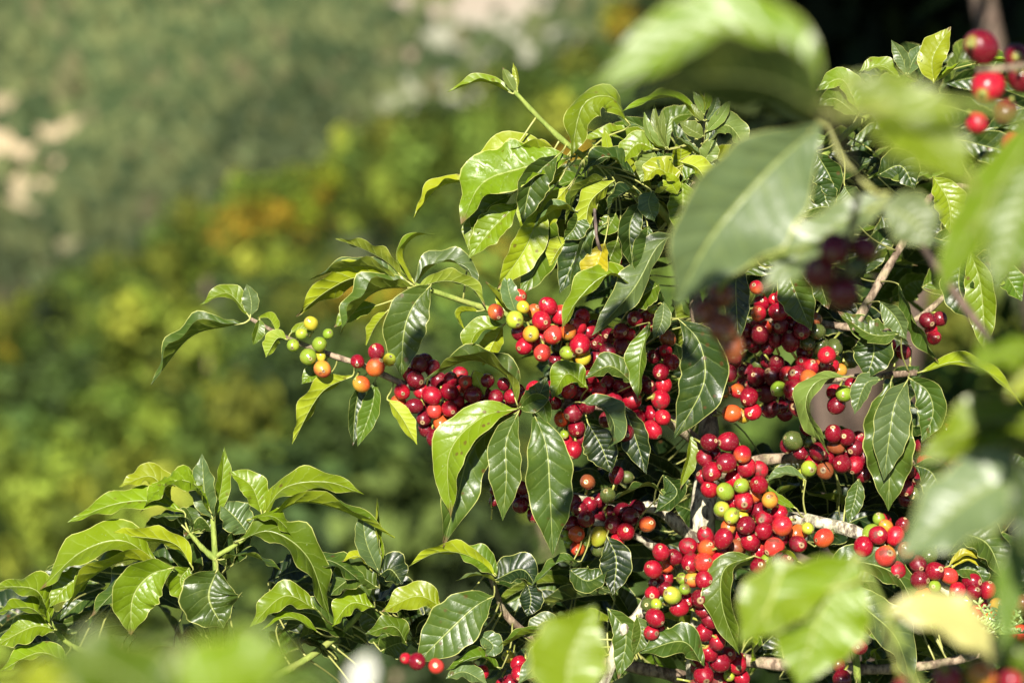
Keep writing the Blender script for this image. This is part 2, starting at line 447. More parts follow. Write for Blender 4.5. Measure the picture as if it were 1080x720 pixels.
GAPS = [(745, 446, 850, 482), (905, 405, 912, 470), (985, 395, 1080, 440), (455, 255, 520, 300), (585, 262, 600, 320), (455, 320, 500, 375), (1000, 335, 1020, 375), (795, 366, 840, 386), (765, 100, 830, 150),
        (990, 300, 1012, 380), (400, 470, 560, 590), (430, 395, 436, 470)]
def cherries(plant, rows, D, back=0, scale=1.0):
    """rows front to back: later ones that overlap earlier ones are pushed away from the viewer until they only touch."""
    placed = []
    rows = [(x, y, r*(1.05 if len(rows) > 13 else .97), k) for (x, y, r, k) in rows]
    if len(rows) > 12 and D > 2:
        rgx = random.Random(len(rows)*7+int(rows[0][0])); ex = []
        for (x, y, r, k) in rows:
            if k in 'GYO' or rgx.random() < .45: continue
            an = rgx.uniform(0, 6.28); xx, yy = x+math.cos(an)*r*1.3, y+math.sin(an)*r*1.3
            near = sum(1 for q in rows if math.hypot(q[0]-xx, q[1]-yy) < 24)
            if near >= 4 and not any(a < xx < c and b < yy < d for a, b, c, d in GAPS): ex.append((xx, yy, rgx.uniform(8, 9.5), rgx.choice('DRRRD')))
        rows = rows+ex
    for (x, y, r, k) in rows:
        rr = r*scale*K*D; z = D+random.uniform(-.002, .006)
        for (qx, qy, qr, qz) in placed:
            d2 = math.hypot(x-qx, y-qy)*K*D; s = (rr+qr)*.93
            if d2 < s: z = max(z, qz+math.sqrt(s*s-d2*d2)*.9)
        placed.append((x, y, rr, z))
        plant.ch.append(dict(c=at(x, y, z), r=rr*z/D, k=k, vis=(k not in 'DK')))
    return placed

def ground_z(x, y):
    bench = 0.0
    spur = -3.5 + .46*x + .010*(y-25) + .5*mn.noise(Vector((x*.07, y*.05, 3)))*2
    spur = min(spur, 9+.05*x); spur = max(spur, -14)
    f = min(1, max(0, (y-2.8)/7.0)); f = f*f*(3-2*f)
    z = bench*(1-f)+spur*f
    if y > 74:
        g = (y-74); z = z - .55*g if g < 90 else z-50
        z = max(z, -40)
    if y > 110:
        far = -32+.42*(y-150)+3.5*mn.noise(Vector((x*.02, y*.02, 9)))+1.2*mn.noise(Vector((x*.08, y*.08, 5)))
        z = max(z, far)
    if y < -3: z = -.12*(y+3)*-1*-1 if False else z
    return z

# ================================================================== THE FOCAL PLANT
def ground_pt(x, D):
    p = at(x, 360, D); return Vector((p.x, p.y, ground_z(p.x, p.y)))
base = ground_pt(748, 2.36)
F = Plant('sharp coffee plant loaded with red cherries around a pale lichen-covered trunk', base)
F.branch([base, at(752, 1500, 2.36), at(748, 1000, 2.35), at(740, 730, 2.34), at(741, 640, 2.33), at(740, 560, 2.32), at(746, 500, 2.33)], .0225, .0095, BARK, 'trunk', .35)
F.branch([at(746, 505, 2.33), at(747, 430, 2.35), at(738, 350, 2.36), at(726, 270, 2.36), at(716, 215, 2.35), at(705, 178, 2.33), at(702, 150, 2.31)], .009, .0018, TWIGBARK, 'branch', .15)
F.branch([at(740, 470, 2.34), at(700, 440, 2.31), at(640, 428, 2.28), at(560, 425, 2.27), at(500, 418, 2.27), at(435, 408, 2.26), at(385, 386, 2.25), at(345, 373, 2.25), at(300, 355, 2.25), at(264, 336, 2.25)], .0058, .0014, TWIGBARK)
F.branch([at(738, 395, 2.36), at(700, 378, 2.32), at(650, 362, 2.29), at(590, 346, 2.27), at(535, 332, 2.25), at(490, 318, 2.26), at(437, 300, 2.25)], .005, .0018, GREENTWIG)
F.branch([at(722, 255, 2.36), at(690, 215, 2.32), at(640, 182, 2.28), at(603, 156, 2.25), at(572, 128, 2.25), at(543, 97, 2.25)], .0042, .0017, GREENTWIG)
F.branch([at(716, 222, 2.35), at(735, 190, 2.31), at(742, 150, 2.28), at(744, 98, 2.27)], .0034, .0011, TWIGBARK)
F.branch([at(736, 572, 2.32), at(722, 560, 2.31), at(690, 535, 2.31), at(650, 538, 2.32), at(610, 525, 2.33), at(560, 515, 2.35)], .006, .003, BARK)
F.branch([at(738, 600, 2.32), at(700, 583, 2.30), at(670, 565, 2.29), at(610, 545, 2.29)], .0045, .0022, BARK)
F.branch([at(738, 590, 2.31), at(706, 603, 2.27), at(676, 645, 2.25), at(652, 672, 2.25), at(640, 715, 2.26), at(610, 760, 2.28)], .0062, .0032, BARK)
F.branch([at(748, 540, 2.33), at(800, 545, 2.29), at(850, 548, 2.26), at(905, 562, 2.25), at(960, 590, 2.25), at(1012, 632, 2.25), at(1078, 668, 2.25), at(1120, 690, 2.27)], .0062, .0035, BARK)
F.branch([at(747, 505, 2.34), at(790, 488, 2.32), at(840, 482, 2.31), at(900, 481, 2.30), at(960, 486, 2.29), at(1035, 500, 2.30)], .0055, .0028, TWIGBARK)
F.branch([at(745, 425, 2.36), at(790, 403, 2.33), at(850, 402, 2.30), at(905, 398, 2.28), at(968, 393, 2.27)], .0045, .0025, TWIGBARK)
F.branch([at(734, 335, 2.37), at(780, 345, 2.34), at(835, 338, 2.32), at(900, 345, 2.30), at(960, 340, 2.30), at(1010, 300, 2.30)], .0044, .0022, TWIGBARK)
F.branch([at(724, 262, 2.37), at(780, 230, 2.35), at(850, 180, 2.33), at(905, 130, 2.31), at(945, 105, 2.30), at(983, 88, 2.28)], .0044, .0018, GREENTWIG)
F.branch([at(665, 300, 2.27), at(640, 276, 2.25), at(630, 253, 2.24), at(627, 220, 2.24)], .0019, .0013, DRYTWIG, knots=.5)
F.branch([at(742, 610, 2.32), at(790, 590, 2.29), at(845, 598, 2.26), at(880, 612, 2.26), at(898, 650, 2.27), at(905, 720, 2.29)], .005, .0028, GREENTWIG)
F.branch([at(743, 720, 2.36), at(680, 705, 2.34), at(600, 690, 2.32), at(540, 655, 2.30), at(520, 615, 2.29), at(516, 600, 2.28)], .006, .002, TWIGBARK)
F.branch([at(745, 690, 2.36), at(820, 700, 2.34), at(940, 705, 2.33), at(1030, 690, 2.33), at(1090, 660, 2.33)], .006, .003, TWIGBARK)
F.branch([at(900, 345, 2.30), at(950, 260, 2.30), at(985, 205, 2.29), at(1030, 200, 2.30), at(1060, 240, 2.31)], .004, .002, TWIGBARK)

A = lambda *a, **k: L(F, *a, **k)
# top twig
A([(541, 99), (508, 86), (472, 97)], 23, 55, 30, 'l')
A([(544, 98), (536, 84), (530, 71)], 15, 15, 30, 'p')
A([(546, 98), (545, 82), (541, 66)], 12, -40, 30, 'y')
A([(498, 190), (462, 198), (436, 230)], 30, 60, 25, 'y')
# large rippled leaf and its neighbours
A([(602, 166, 10), (548, 178, 18), (508, 194, 16), (486, 237, 10)], 68, 34, 10, 'l', wave=1.1, pleat=3.5, label='broad rippled yellow-green leaf')
A([(590, 170, -8), (535, 165, -8), (492, 196, -8)], 56, 20, 10, 'y', wave=.8)
A([(600, 176, 2), (570, 200, 8), (548, 250, 6)], 36, 150, 24, 'm')
A([(604, 172, -4), (560, 158, 2), (512, 172, 0)], 34, 70, 30, 'y')
A([(640, 188, 6), (612, 200, 14), (596, 236, 12)], 32, 66, 30, 'g')
A([(648, 190, 2), (622, 214, 10), (618, 250, 8)], 34, 140, 24, 'm')
A([(676, 212, 10), (664, 240, 18), (668, 285, 16)], 34, 20, 28, 'd')
A([(716, 170, 12), (738, 180, 20), (752, 215, 18)], 32, 140, 24, 'y')
A([(589, 163, 24), (562, 190, 30), (551, 236, 28)], 46, -12, 42, 'g')
A([(600, 196, 0), (575, 225, 4), (556, 262, 2)], 34, 170, 15, 'l')
A([(548, 214, -6), (520, 240, -4), (494, 272, -2)], 40, 20, 22, 'l')
A([(540, 205, -16), (512, 222, -14), (503, 258, -10)], 34, 10, 20, 'm')
A([(520, 222, -14), (500, 238, -12), (494, 264, -10)], 26, 30, 20, 'l')
A([(610, 224, 14), (585, 221, 16), (562, 241, 14)], 28, 55, 28, 's')
A([(612, 222, 8), (606, 240, 12), (594, 253, 12)], 30, -20, 28, 'g')
A([(572, 212, 8), (556, 258, 14), (524, 305, 8)], 42, -14, 22, 'y', wave=.6, label='long pale yellow-green hanging leaf')
A([(580, 222, -6), (572, 268, -2), (548, 313, 0)], 44, 15, 14, 'm')
A([(545, 332, 10), (537, 308, 12), (534, 287, 8)], 22, 5, 12, 's')
A([(540, 334, 4), (528, 318, 6), (512, 297, 6)], 20, 60, 35, 'm')
A([(545, 322, -6), (536, 318, -4), (526, 302, -2)], 26, 0, 10, 'y')
# left tip
A([(256, 341), (240, 344), (200, 356), (159, 406)], 50, 62, 38, 'g', curl=-8, label='folded dark glossy leaf at the branch tip')
A([(263, 334), (240, 309), (211, 321)], 26, 50, 22, 'l')
A([(264, 334), (265, 318), (260, 299)], 22, -10, 18, 's')
A([(274, 336, 6), (272, 348, 10), (267, 364, 8)], 17, -20, 32, 'm')
A([(292, 350, 2), (284, 336, 6), (272, 335, 6)], 20, 120, 25, 'm')
A([(303, 358, 6), (292, 357, 8), (280, 377, 8)], 24, 140, 25, 'm')
A([(306, 352, 2), (316, 347, 4), (332, 351, 6)], 18, 50, 20, 'l')
# rosette on the left branch
A([(424, 292, 0), (408, 276, 4), (382, 262, 6), (354, 252, 6)], 32, 110, 26, 'g')
A([(420, 296, 2), (394, 282, 6), (364, 282, 8), (326, 295, 6)], 34, 66, 30, 's')
A([(425, 300, -6), (380, 292, -6), (346, 306, -4), (312, 333, -4)], 52, 130, 14, 'l')
A([(437, 303, 4), (400, 306, 14), (375, 326, 18), (358, 353, 14)], 54, 55, 36, 'g', label='dark leaf folded along its midrib above the left cluster')
A([(437, 299, 4), (425, 268, 10), (437, 250, 10), (459, 246, 8)], 24, 60, 28, 'l')
A([(436, 300, -4), (462, 277, -6), (492, 282, -4), (502, 306, -2)], 38, 50, 24, 's')
A([(440, 303, 6), (470, 296, 8), (498, 304, 8), (512, 324, 8)], 30, 120, 30, 'g')
A([(455, 300, 10), (436, 322, 20), (426, 350, 22), (423, 399, 16)], 52, -6, 12, 'g', label='large dull green leaf hanging straight down')
A([(408, 328, 2), (396, 343, 6), (386, 364, 6)], 20, 120, 30, 'm')
A([(398, 322, -8), (372, 330, -6), (352, 345, -6)], 26, 30, 15, 'l')
A([(430, 300, -6), (418, 290, -2), (411, 273, 0)], 20, 10, 25, 'p')
A([(372, 396, -2), (338, 415, 4), (308, 468, 4)], 36, 125, 24, 'y')
A([(382, 398, -6), (375, 430, -4), (372, 470, -2)], 24, 20, 25, 'd')
A([(396, 400, -4), (392, 430, -2), (377, 471, 0)], 26, 10, 25, 'm')
A([(350, 392, -10), (332, 392, -8), (318, 405, -8)], 24, 20, 25, 'l')
A([(408, 420, 4), (424, 440, 8), (440, 469, 6)], 24, 150, 20, 'y')
A([(505, 328, 2), (486, 330, 6), (490, 348, 6)], 19, 70, 30, 'l')
A([(532, 342, 6), (503, 350, 12), (491, 381, 8)], 30, 40, 24, 'l')
A([(530, 344, -8), (520, 362, -8), (509, 386, -6)], 28, 160, 14, 'l')
A([(546, 428, 26), (532, 395, 32), (495, 380, 30), (447, 401, 22)], 46, 48, 32, 'g', label='arching dull green leaf over the left cherries')
A([(500, 390, 6), (505, 402, 8), (511, 417, 8)], 18, 170, 10, 'y')
# fan of hanging leaves in the middle
A([(546, 430, 28), (566, 420, 36), (577, 397, 34)], 30, 10, 22, 'g')
A([(548, 430, 30), (570, 424, 36), (579, 449, 34)], 24, -30, 25, 'g')
A([(620, 409, 26), (598, 394, 34), (582, 421, 32)], 36, 20, 20, 'l')
A([(669, 405, 26), (644, 386, 32), (617, 399, 28)], 34, 30, 22, 'g')
A([(546, 431, 34), (508, 440, 44), (474, 478, 46), (475, 546, 38)], 52, 18, 26, 'l', wave=.8, tip=.6, curl=-16, label='pale yellow-green leaf with a scorched tip')
A([(546, 434, 18), (500, 470, 22), (482, 525, 24), (467, 577, 20)], 52, -12, 20, 'g', wave=1.5, tip=.8)
A([(547, 434, 34), (534, 465, 42), (534, 505, 44), (530, 549, 38)], 42, -5, 20, 'g', wave=.8, label='glossy green leaf hanging in the middle of the fan')
A([(562, 434, 26), (576, 470, 36), (580, 520, 38), (583, 586, 32)], 57, 3, 14, 'g', wave=1.6, label='large hanging leaf with a pale midrib')
A([(612, 424, 30), (636, 430, 40), (648, 450, 40), (641, 475, 36)], 38, 28, 34, 's')
A([(620, 446, 2), (634, 470, 4), (645, 499, 4)], 42, 0, 14, 'k')
A([(656, 425, -4), (668, 455, -2), (682, 500, 0)], 36, -10, 16, 'k')
A([(686, 340, 24), (676, 375, 34), (673, 421, 32)], 34, -38, 34, 'm')
A([(700, 318, 20), (698, 338, 24), (689, 358, 22)], 22, 0, 20, 's')
# dark arch and twiggy crown at the top
A([(664, 134, 10), (645, 103, 14), (615, 112, 16), (602, 170, 14)], 52, 50, 10, 'l', wave=1.3, label='broad leaf arching over at the top')
A([(736, 128, 10), (715, 104, 14), (685, 106, 14), (655, 118, 14)], 30, 70, 22, 'l')
A([(643, 168, 4), (640, 150, 6), (637, 135, 6)], 13, 0, 20, 'y')
A([(636, 170, 4), (630, 158, 6), (625, 152, 6)], 9, 0, 20, 'y')
A([(670, 186, 12), (640, 165, 20), (612, 184, 18)], 40, 60, 18, 'd', label='small dark leaf near the top')
A([(692, 158, 6), (672, 152, 8), (653, 174, 8)], 32, 30, 22, 'l')
A([(690, 160, 4), (685, 172, 6), (676, 192, 6)], 32, 10, 22, 'p')
for x, y, w, r in ((679, 121, 17, 20), (690, 112, 15, -20), (699, 118, 14, 0), (708, 120, 12, 30), (684, 138, 18, 60)):
    A([(704, 158, 4), ((704*2+x*3)/5-3, (158*2+y*3)/5+6, 7), (x, y-4, 6)], w*.8, r, 28, 'p')
for x0, y0, x, y, w, r, t in ((743, 122, 731, 96, 15, 10, 'p'), (743, 128, 722, 108, 17, 30, 'p'), (744, 128, 757, 99, 16, -10, 's'), (744, 140, 771, 104, 20, 10, 'p'),
        (743, 144, 716, 129, 26, 20, 'p'), (744, 118, 746, 88, 12, 0, 'l'), (742, 120, 737, 94, 13, 60, 'y'), (742, 168, 713, 144, 18, 60, 's'), (741, 168, 756, 132, 14, 20, 'k')):
    A([(x0, y0, 6), ((x0+x)/2+2, (y0+y)/2+2, 9), (x, y, 8)], w*.85, r, 28, t)
A([(743, 150, 4), (767, 132, 8), (790, 160, 6)], 40, 40, 20, 'p')
A([(742, 172, 8), (748, 160, 10), (752, 145, 10)], 24, 0, 12, 'p')
A([(720, 192, 8), (735, 182, 12), (768, 202, 12)], 34, 40, 22, 'm')
A([(716, 196, 8), (695, 178, 14), (678, 192, 14)], 36, 45, 22, 'y')
A([(712, 178, 0), (700, 175, 4), (694, 160, 4)], 26, 10, 24, 'd')
A([(715, 205, 12), (706, 190, 16), (698, 182, 16)], 22, 0, 24, 'y')
A([(720, 190, 4), (720, 222, 8), (716, 250, 8)], 40, 0, 20, 'l')
A([(735, 200, 4), (733, 235, 8), (725, 280, 8)], 36, 20, 20, 'm')
A([(688, 201, 16), (684, 214, 20), (690, 234, 18)], 28, -10, 18, 's')
A([(690, 203, 16), (697, 203, 20), (704, 196, 20)], 16, 120, 25, 's')
A([(678, 206, 6), (658, 203, 10), (638, 222, 10)], 34, 70, 16, 'k')
A([(646, 205, -10), (632, 190, -8), (622, 200, -8)], 34, 20, 12, 'p')
A([(650, 225, -8), (640, 240, -6), (632, 232, -6)], 26, 20, 12, 'm')
A([(684, 238, 16), (680, 262, 22), (672, 292, 20)], 36, -20, 24, 'g')
A([(722, 246, 18), (695, 258, 26), (668, 305, 28), (624, 354, 24)], 46, 42, 16, 's', twist=-18, label='long wavy grey-green leaf')
A([(638, 256, 8), (628, 284, 14), (617, 313, 12)], 36, 20, 22, 'Y', spots=1.0, label='yellowing leaf with brown spots')
A([(652, 252, 2), (642, 276, 6), (634, 298, 6)], 30, 10, 22, 'm', spots=.5)
A([(640, 236, 2), (618, 250, 6), (600, 315, 6)], 22, -40, 30, 'g')
A([(625, 232, 0), (608, 268, 4), (590, 310, 4)], 38, 10, 22, 'd')
A([(600, 252, 4), (590, 262, 8), (579, 281, 8)], 28, 150, 15, 'l')
A([(672, 302, 18), (640, 290, 26), (608, 318, 28), (592, 348, 24)], 44, 48, 20, 'l', label='arched yellow-green leaf over the cherries')
A([(695, 300, 12), (686, 306, 16), (660, 325, 14)], 40, 20, 14, 'm')
# right of the trunk, upper half
A([(716, 336, 26), (738, 362, 36), (742, 405, 38), (711, 463, 32)], 60, -12, 20, 'd', wave=.8, label='broad shaded leaf hanging over the trunk')
A([(728, 456, 12), (728, 480, 16), (717, 516, 14)], 18, 30, 30, 'l')
A([(778, 272, 20), (776, 308, 26), (779, 362, 24)], 32, 0, 10, 'k')
A([(745, 340, 14), (760, 330, 16), (772, 357, 16)], 28, -10, 18, 's')
A([(780, 262, 22), (774, 280, 26), (775, 298, 24)], 22, 10, 16, 'g')
A([(828, 276, 22), (838, 306, 28), (856, 349, 26)], 44, -8, 22, 'g', wave=.9, label='pointed leaf with a pale midrib above the dark cherries')
A([(846, 274, 16), (862, 292, 22), (874, 326, 22)], 44, -30, 22, 'g')
A([(950, 352, 20), (918, 352, 24), (883, 328, 24)], 36, 30, 20, 'g', bite=.5, tip=.8)
A([(915, 345, 12), (922, 368, 16), (914, 400, 16)], 50, -5, 12, 'd')
A([(928, 318, 18), (945, 335, 20), (956, 358, 20)], 30, -20, 24, 's')
A([(948, 300, 14), (968, 345, 18), (990, 382, 18)], 34, -60, 28, 'g', tip=.8)
A([(1022, 262, 12), (1034, 300, 16), (1040, 374, 16)], 40, -10, 24, 'l', label='long yellow-green leaf hanging at the edge of the picture')
A([(1014, 270, 2), (1012, 305, 6), (1030, 340, 6)], 44, -10, 20, 'd')
A([(984, 186, 14), (1000, 212, 18), (1003, 248, 18)], 42, 20, 18, 'y', tip=.8)
A([(1040, 262, 14), (1054, 272, 18), (1052, 302, 18)], 26, 0, 24, 's')
A([(1045, 300, 8), (1060, 290, 10), (1078, 318, 10)], 34, 20, 20, 'm')
A([(890, 196, 10), (898, 208, 14), (912, 227, 14)], 38, -20, 22, 's')
A([(858, 190, 0), (868, 200, 4), (874, 225, 4)], 34, 0, 20, 'd')
A([(900, 232, 2), (870, 218, 6), (838, 228, 6)], 36, 40, 20, 'g')
A([(985, 88, 10), (984, 60, 14), (1003, 28, 14)], 36, 10, 20, 'y', label='upright lime leaf at the top right')
A([(984, 88, 6), (1000, 78, 10), (1012, 66, 10)], 20, 60, 30, 'l')
A([(956, 80, 6), (952, 62, 8), (940, 42, 8)], 19, -10, 18, 's')
A([(957, 80, 6), (964, 62, 8), (976, 46, 8)], 21, 10, 18, 's')
A([(923, 130, 4), (935, 112, 8), (961, 138, 8)], 42, 30, 14, 'g', label='rounded green leaf at the top right')
A([(906, 118, -2), (888, 84, 0), (860, 96, 2)], 30, 30, 22, 'l')
A([(905, 122, -4), (880, 104, -2), (862, 112, 0)], 30, 20, 22, 'm')
A([(906, 76, -4), (930, 70, -2), (950, 84, 0)], 26, 50, 22, 'l')
A([(1025, 68, 2), (1045, 64, 4), (1075, 68, 4)], 16, 60, 30, 'l')
A([(860, 160, 2), (876, 188, 6), (880, 214, 6)], 40, -20, 22, 'd')
A([(925, 185, -2), (950, 175, 0), (965, 200, 2)], 44, 10, 22, 'd')
# right of the trunk, lower half
A([(896, 397, 24), (862, 402, 32), (850, 432, 34), (875, 479, 28)], 38, 26, 14, 'p', curl=-10, label='pale curved leaf beside the green cherry')
A([(930, 400, 14), (913, 405, 18), (901, 437, 16)], 26, 10, 26, 's')
A([(940, 401, 18), (936, 440, 26), (938, 490, 28), (937, 539, 22)], 62, 0, 16, 'g', wave=1.8, label='wavy-edged long hanging leaf')
A([(957, 401, 30), (944, 425, 40), (938, 460, 42), (932, 507, 36)], 46, -4, 22, 's', wave=.7, label='smooth leaf hanging in front of a wavy-edged one')
A([(958, 398, 20), (978, 412, 26), (984, 436, 26), (972, 467, 22)], 38, -16, 20, 'g')
A([(968, 393, 12), (1012, 381, 18), (1050, 397, 18), (1079, 429, 14)], 32, 60, 10, 'y', wave=.6, label='arching yellow leaf at the right')
A([(964, 490, 16), (984, 500, 22), (998, 538, 22)], 42, -10, 20, 'd')
A([(906, 504, -4), (902, 525, 0), (894, 552, 0)], 22, 0, 14, 'g')
A([(1004, 560, 12), (1040, 572, 18), (1058, 610, 18)], 50, 30, 18, 'g', label='broad shiny leaf behind the flower buds')
A([(1000, 597, 18), (1018, 583, 22), (1040, 592, 22)], 13, 40, 20, 'Y')
A([(1002, 600, 16), (1020, 590, 20), (1034, 598, 20)], 10, 50, 20, 'Y')
A([(1004, 600, 6), (1030, 602, 10), (1040, 622, 10)], 30, 20, 20, 'g')
A([(866, 604, 18), (900, 592, 28), (945, 606, 30), (969, 650, 26)], 52, 30, 16, 'g', label='large shiny leaf below the right-hand cherries')
A([(890, 614, 22), (912, 640, 32), (945, 672, 34), (962, 722, 30)], 54, 28, 20, 's', tip=.5, curl=-10)
A([(888, 620, 14), (900, 640, 20), (900, 662, 20)], 22, -20, 26, 'l')
A([(862, 598, 8), (885, 606, 12), (905, 602, 12)], 24, 110, 20, 'l')
A([(796, 586, 38), (764, 600, 44), (762, 640, 46), (780, 690, 40)], 44, -16, 26, 'm', pleat=2.5, label='ribbed leaf hanging over the cherry cluster')
A([(846, 594, 30), (822, 582, 36), (812, 600, 38), (814, 628, 36)], 26, 40, 20, 'm')
A([(742, 702, 26), (720, 676, 34), (674, 688, 32)], 46, 30, 14, 'g', label='broad green leaf low on the trunk')
A([(672, 648, 14), (676, 668, 20), (668, 692, 18)], 24, 10, 22, 'g')
A([(640, 640, 2), (660, 668, 6), (652, 716, 6)], 34, -10, 20, 'g')
A([(850, 505, 6), (828, 498, 10), (806, 508, 12)], 18, 50, 18, 's')
A([(840, 536, 4), (818, 524, 8), (806, 508, 10)], 12, 20, 28, 'l')
A([(700, 520, -2), (680, 512, 2), (640, 530, 4)], 30, 80, 12, 'd')
A([(700, 500, -4), (714, 520, 0), (690, 540, 2)], 38, 40, 12, 'd')
# bottom middle
A([(523, 608, 6), (495, 586, 12), (462, 582, 14), (430, 597, 12)], 34, 110, 22, 'l')
A([(524, 607, 2), (508, 590, 8), (478, 577, 8)], 34, 30, 20, 'm')
A([(526, 614, 8), (505, 606, 14), (480, 612, 14)], 20, 80, 16, 's')
A([(521, 628, 10), (500, 640, 18), (470, 668, 20), (438, 700, 16)], 62, 4, 10, 'g', wave=.7, label='broad flat leaf with a pale midrib low in the middle')
A([(468, 641, 8), (440, 628, 14), (402, 645, 12)], 40, 30, 14, 'y', spots=1., tip=.8, label='yellowish leaf with brown spots low on the plant')
A([(520, 612, 0), (550, 600, 4), (566, 618, 6)], 40, 30, 14, 'k')
A([(556, 615, 0), (560, 632, 2), (556, 650, 2)], 30, 0, 14, 'k')
A([(612, 593, 8), (590, 592, 12), (560, 618, 10)], 26, 60, 18, 'g')
A([(584, 672, 8), (556, 668, 14), (516, 690, 14)], 26, 60, 26, 'm')
A([(528, 706, 16), (505, 692, 20), (470, 706, 20)], 30, 60, 18, 'm')
A([(602, 690, 18), (578, 690, 24), (546, 722, 22)], 34, 30, 16, 's')
A([(590, 660, 2), (575, 655, 6), (553, 672, 6)], 26, 20, 18, 's')
A([(470, 715, 22), (490, 708, 24), (515, 722, 24)], 30, 40, 14, 's')
A([(505, 668, 14), (520, 680, 18), (512, 692, 18)], 26, 10, 16, 's')
A([(640, 565, -6), (650, 590, -2), (646, 628, 0)], 40, 0, 14, 'k')
A([(600, 600, -4), (620, 612, 0), (642, 600, 2)], 34, 20, 14, 'd')

# cherries, cluster by cluster, front ones first
cherries(F, [(325, 376, 9, 'G'), (337, 363, 9, 'G'), (340, 389, 10, 'P'), (328, 341, 8.5, 'Y'), (309, 364, 7.5, 'G'), (381, 405, 9.5, 'O'), (396, 387, 10, 'R'), (411, 379, 7.5, 'Y'),
    (397, 371, 9.5, 'R'), (338, 375, 6, 'Y'), (377, 381, 8, 'R'), (346, 352, 6, 'G'), (318, 352, 6, 'G')], 2.235)
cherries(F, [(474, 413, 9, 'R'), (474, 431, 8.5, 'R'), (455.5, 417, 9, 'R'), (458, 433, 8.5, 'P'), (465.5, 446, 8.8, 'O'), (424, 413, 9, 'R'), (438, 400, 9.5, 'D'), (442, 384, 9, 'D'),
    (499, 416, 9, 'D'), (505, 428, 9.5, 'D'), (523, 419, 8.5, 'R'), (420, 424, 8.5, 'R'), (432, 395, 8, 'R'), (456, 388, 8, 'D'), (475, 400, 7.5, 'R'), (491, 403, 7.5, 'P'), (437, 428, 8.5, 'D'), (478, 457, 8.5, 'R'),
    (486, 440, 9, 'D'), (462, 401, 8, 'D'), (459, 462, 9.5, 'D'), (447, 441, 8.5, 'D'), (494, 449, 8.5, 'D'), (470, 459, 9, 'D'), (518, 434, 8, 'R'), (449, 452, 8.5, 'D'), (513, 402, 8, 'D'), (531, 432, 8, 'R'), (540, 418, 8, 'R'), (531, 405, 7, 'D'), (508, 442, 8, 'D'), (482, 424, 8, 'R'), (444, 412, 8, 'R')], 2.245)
cherries(F, [(543, 337, 9.5, 'G'), (551.7, 324, 7, 'Y'), (560, 352, 8.5, 'Y'), (571, 338, 10.5, 'R'), (577.8, 323, 10, 'R'), (583, 353, 10, 'P'), (572, 372, 9, 'P'), (553, 365, 9.3, 'R'), (599, 350, 8.5, 'O'),
    (611.7, 363, 10.5, 'R'), (598, 372, 7, 'G'), (609, 344, 8.5, 'R'), (591, 332, 9.5, 'R'), (614, 334, 8.5, 'R'), (563, 328, 7.5, 'O'), (615, 377, 8.5, 'Y'), (598, 382, 7, 'G'), (547, 313, 8, 'P'), (523, 329, 9, 'R'),
    (621, 349, 9, 'R'), (547, 350, 8, 'D'), (586, 380, 8.5, 'D'), (641, 370, 8.5, 'R'), (629, 361, 9, 'D'), (570, 356, 8, 'R'), (642, 354, 9, 'D'), (589, 366, 8, 'K'), (627, 345, 8, 'R'), (630, 377, 8.5, 'D'), (635, 388, 8, 'R'), (646, 383, 9, 'D')], 2.235)
cherries(F, [(670, 336, 9.5, 'R'), (689, 326, 6, 'G'), (681, 331, 9.5, 'D'), (655, 349, 9, 'D'), (661, 388, 8.5, 'R'), (697, 392, 9.5, 'R'), (708, 382, 9, 'R'), (655, 365, 9.5, 'D'), (702, 370, 8, 'R'), (704, 357, 9.5, 'B'), (690, 376, 9, 'D'), (667, 373, 9, 'D'), (663, 352, 8, 'R')], 2.25)
cherries(F, [(646.7, 422, 10, 'R'), (666, 422, 10, 'R'), (605, 435.5, 9.5, 'R'), (671, 440, 10, 'R'), (696.7, 421, 9.5, 'R'), (699, 440, 9, 'R'), (688, 453, 9.5, 'R'), (608, 451, 9, 'R'), (604.5, 474.5, 8.8, 'R'), (653, 438, 9, 'R'),
    (659, 456, 9.5, 'D'), (655, 409, 9, 'R'), (669, 410, 8.5, 'R'), (632, 412, 8.5, 'R'), (592, 442, 8.5, 'O'), (613, 462, 7, 'R'), (641, 405, 8, 'R'), (600, 412, 8.5, 'R'), (687, 436, 8.5, 'R'), (563, 410, 8, 'R'), (583, 408, 8, 'R'),
    (553, 420, 8, 'R'), (546, 412, 8, 'R'), (676, 458, 8.5, 'D'), (640, 442, 8.5, 'D'), (684, 408, 8, 'D'), (620, 428, 8, 'D'), (700, 406, 8.5, 'R'), (595, 458, 5, 'G'), (621, 398, 8, 'R'), (585, 425, 8, 'R')], 2.255)
cherries(F, [(548.6, 533, 9, 'D'), (564, 542, 8.5, 'D'), (550, 514, 8.5, 'D'), (555, 524, 9, 'D'), (521, 528, 6, 'D'), (541, 522, 8, 'D'), (522, 516, 6, 'D')], 2.29)
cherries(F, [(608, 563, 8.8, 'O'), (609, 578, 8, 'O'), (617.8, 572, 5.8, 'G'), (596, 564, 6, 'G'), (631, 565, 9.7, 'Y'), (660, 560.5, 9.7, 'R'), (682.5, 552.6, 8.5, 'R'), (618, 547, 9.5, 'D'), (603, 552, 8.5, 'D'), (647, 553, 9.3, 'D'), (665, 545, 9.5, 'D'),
    (656, 538, 9, 'D'), (612, 537, 8, 'D'), (619.8, 508, 8.5, 'B'), (641, 522, 8, 'K'), (650, 501, 8, 'D'), (632, 579, 8, 'K'), (600, 572, 5, 'G'), (672, 535, 8, 'D'), (605, 530, 8, 'D'), (660, 503, 7, 'K'), (643, 540, 8, 'D')], 2.27)
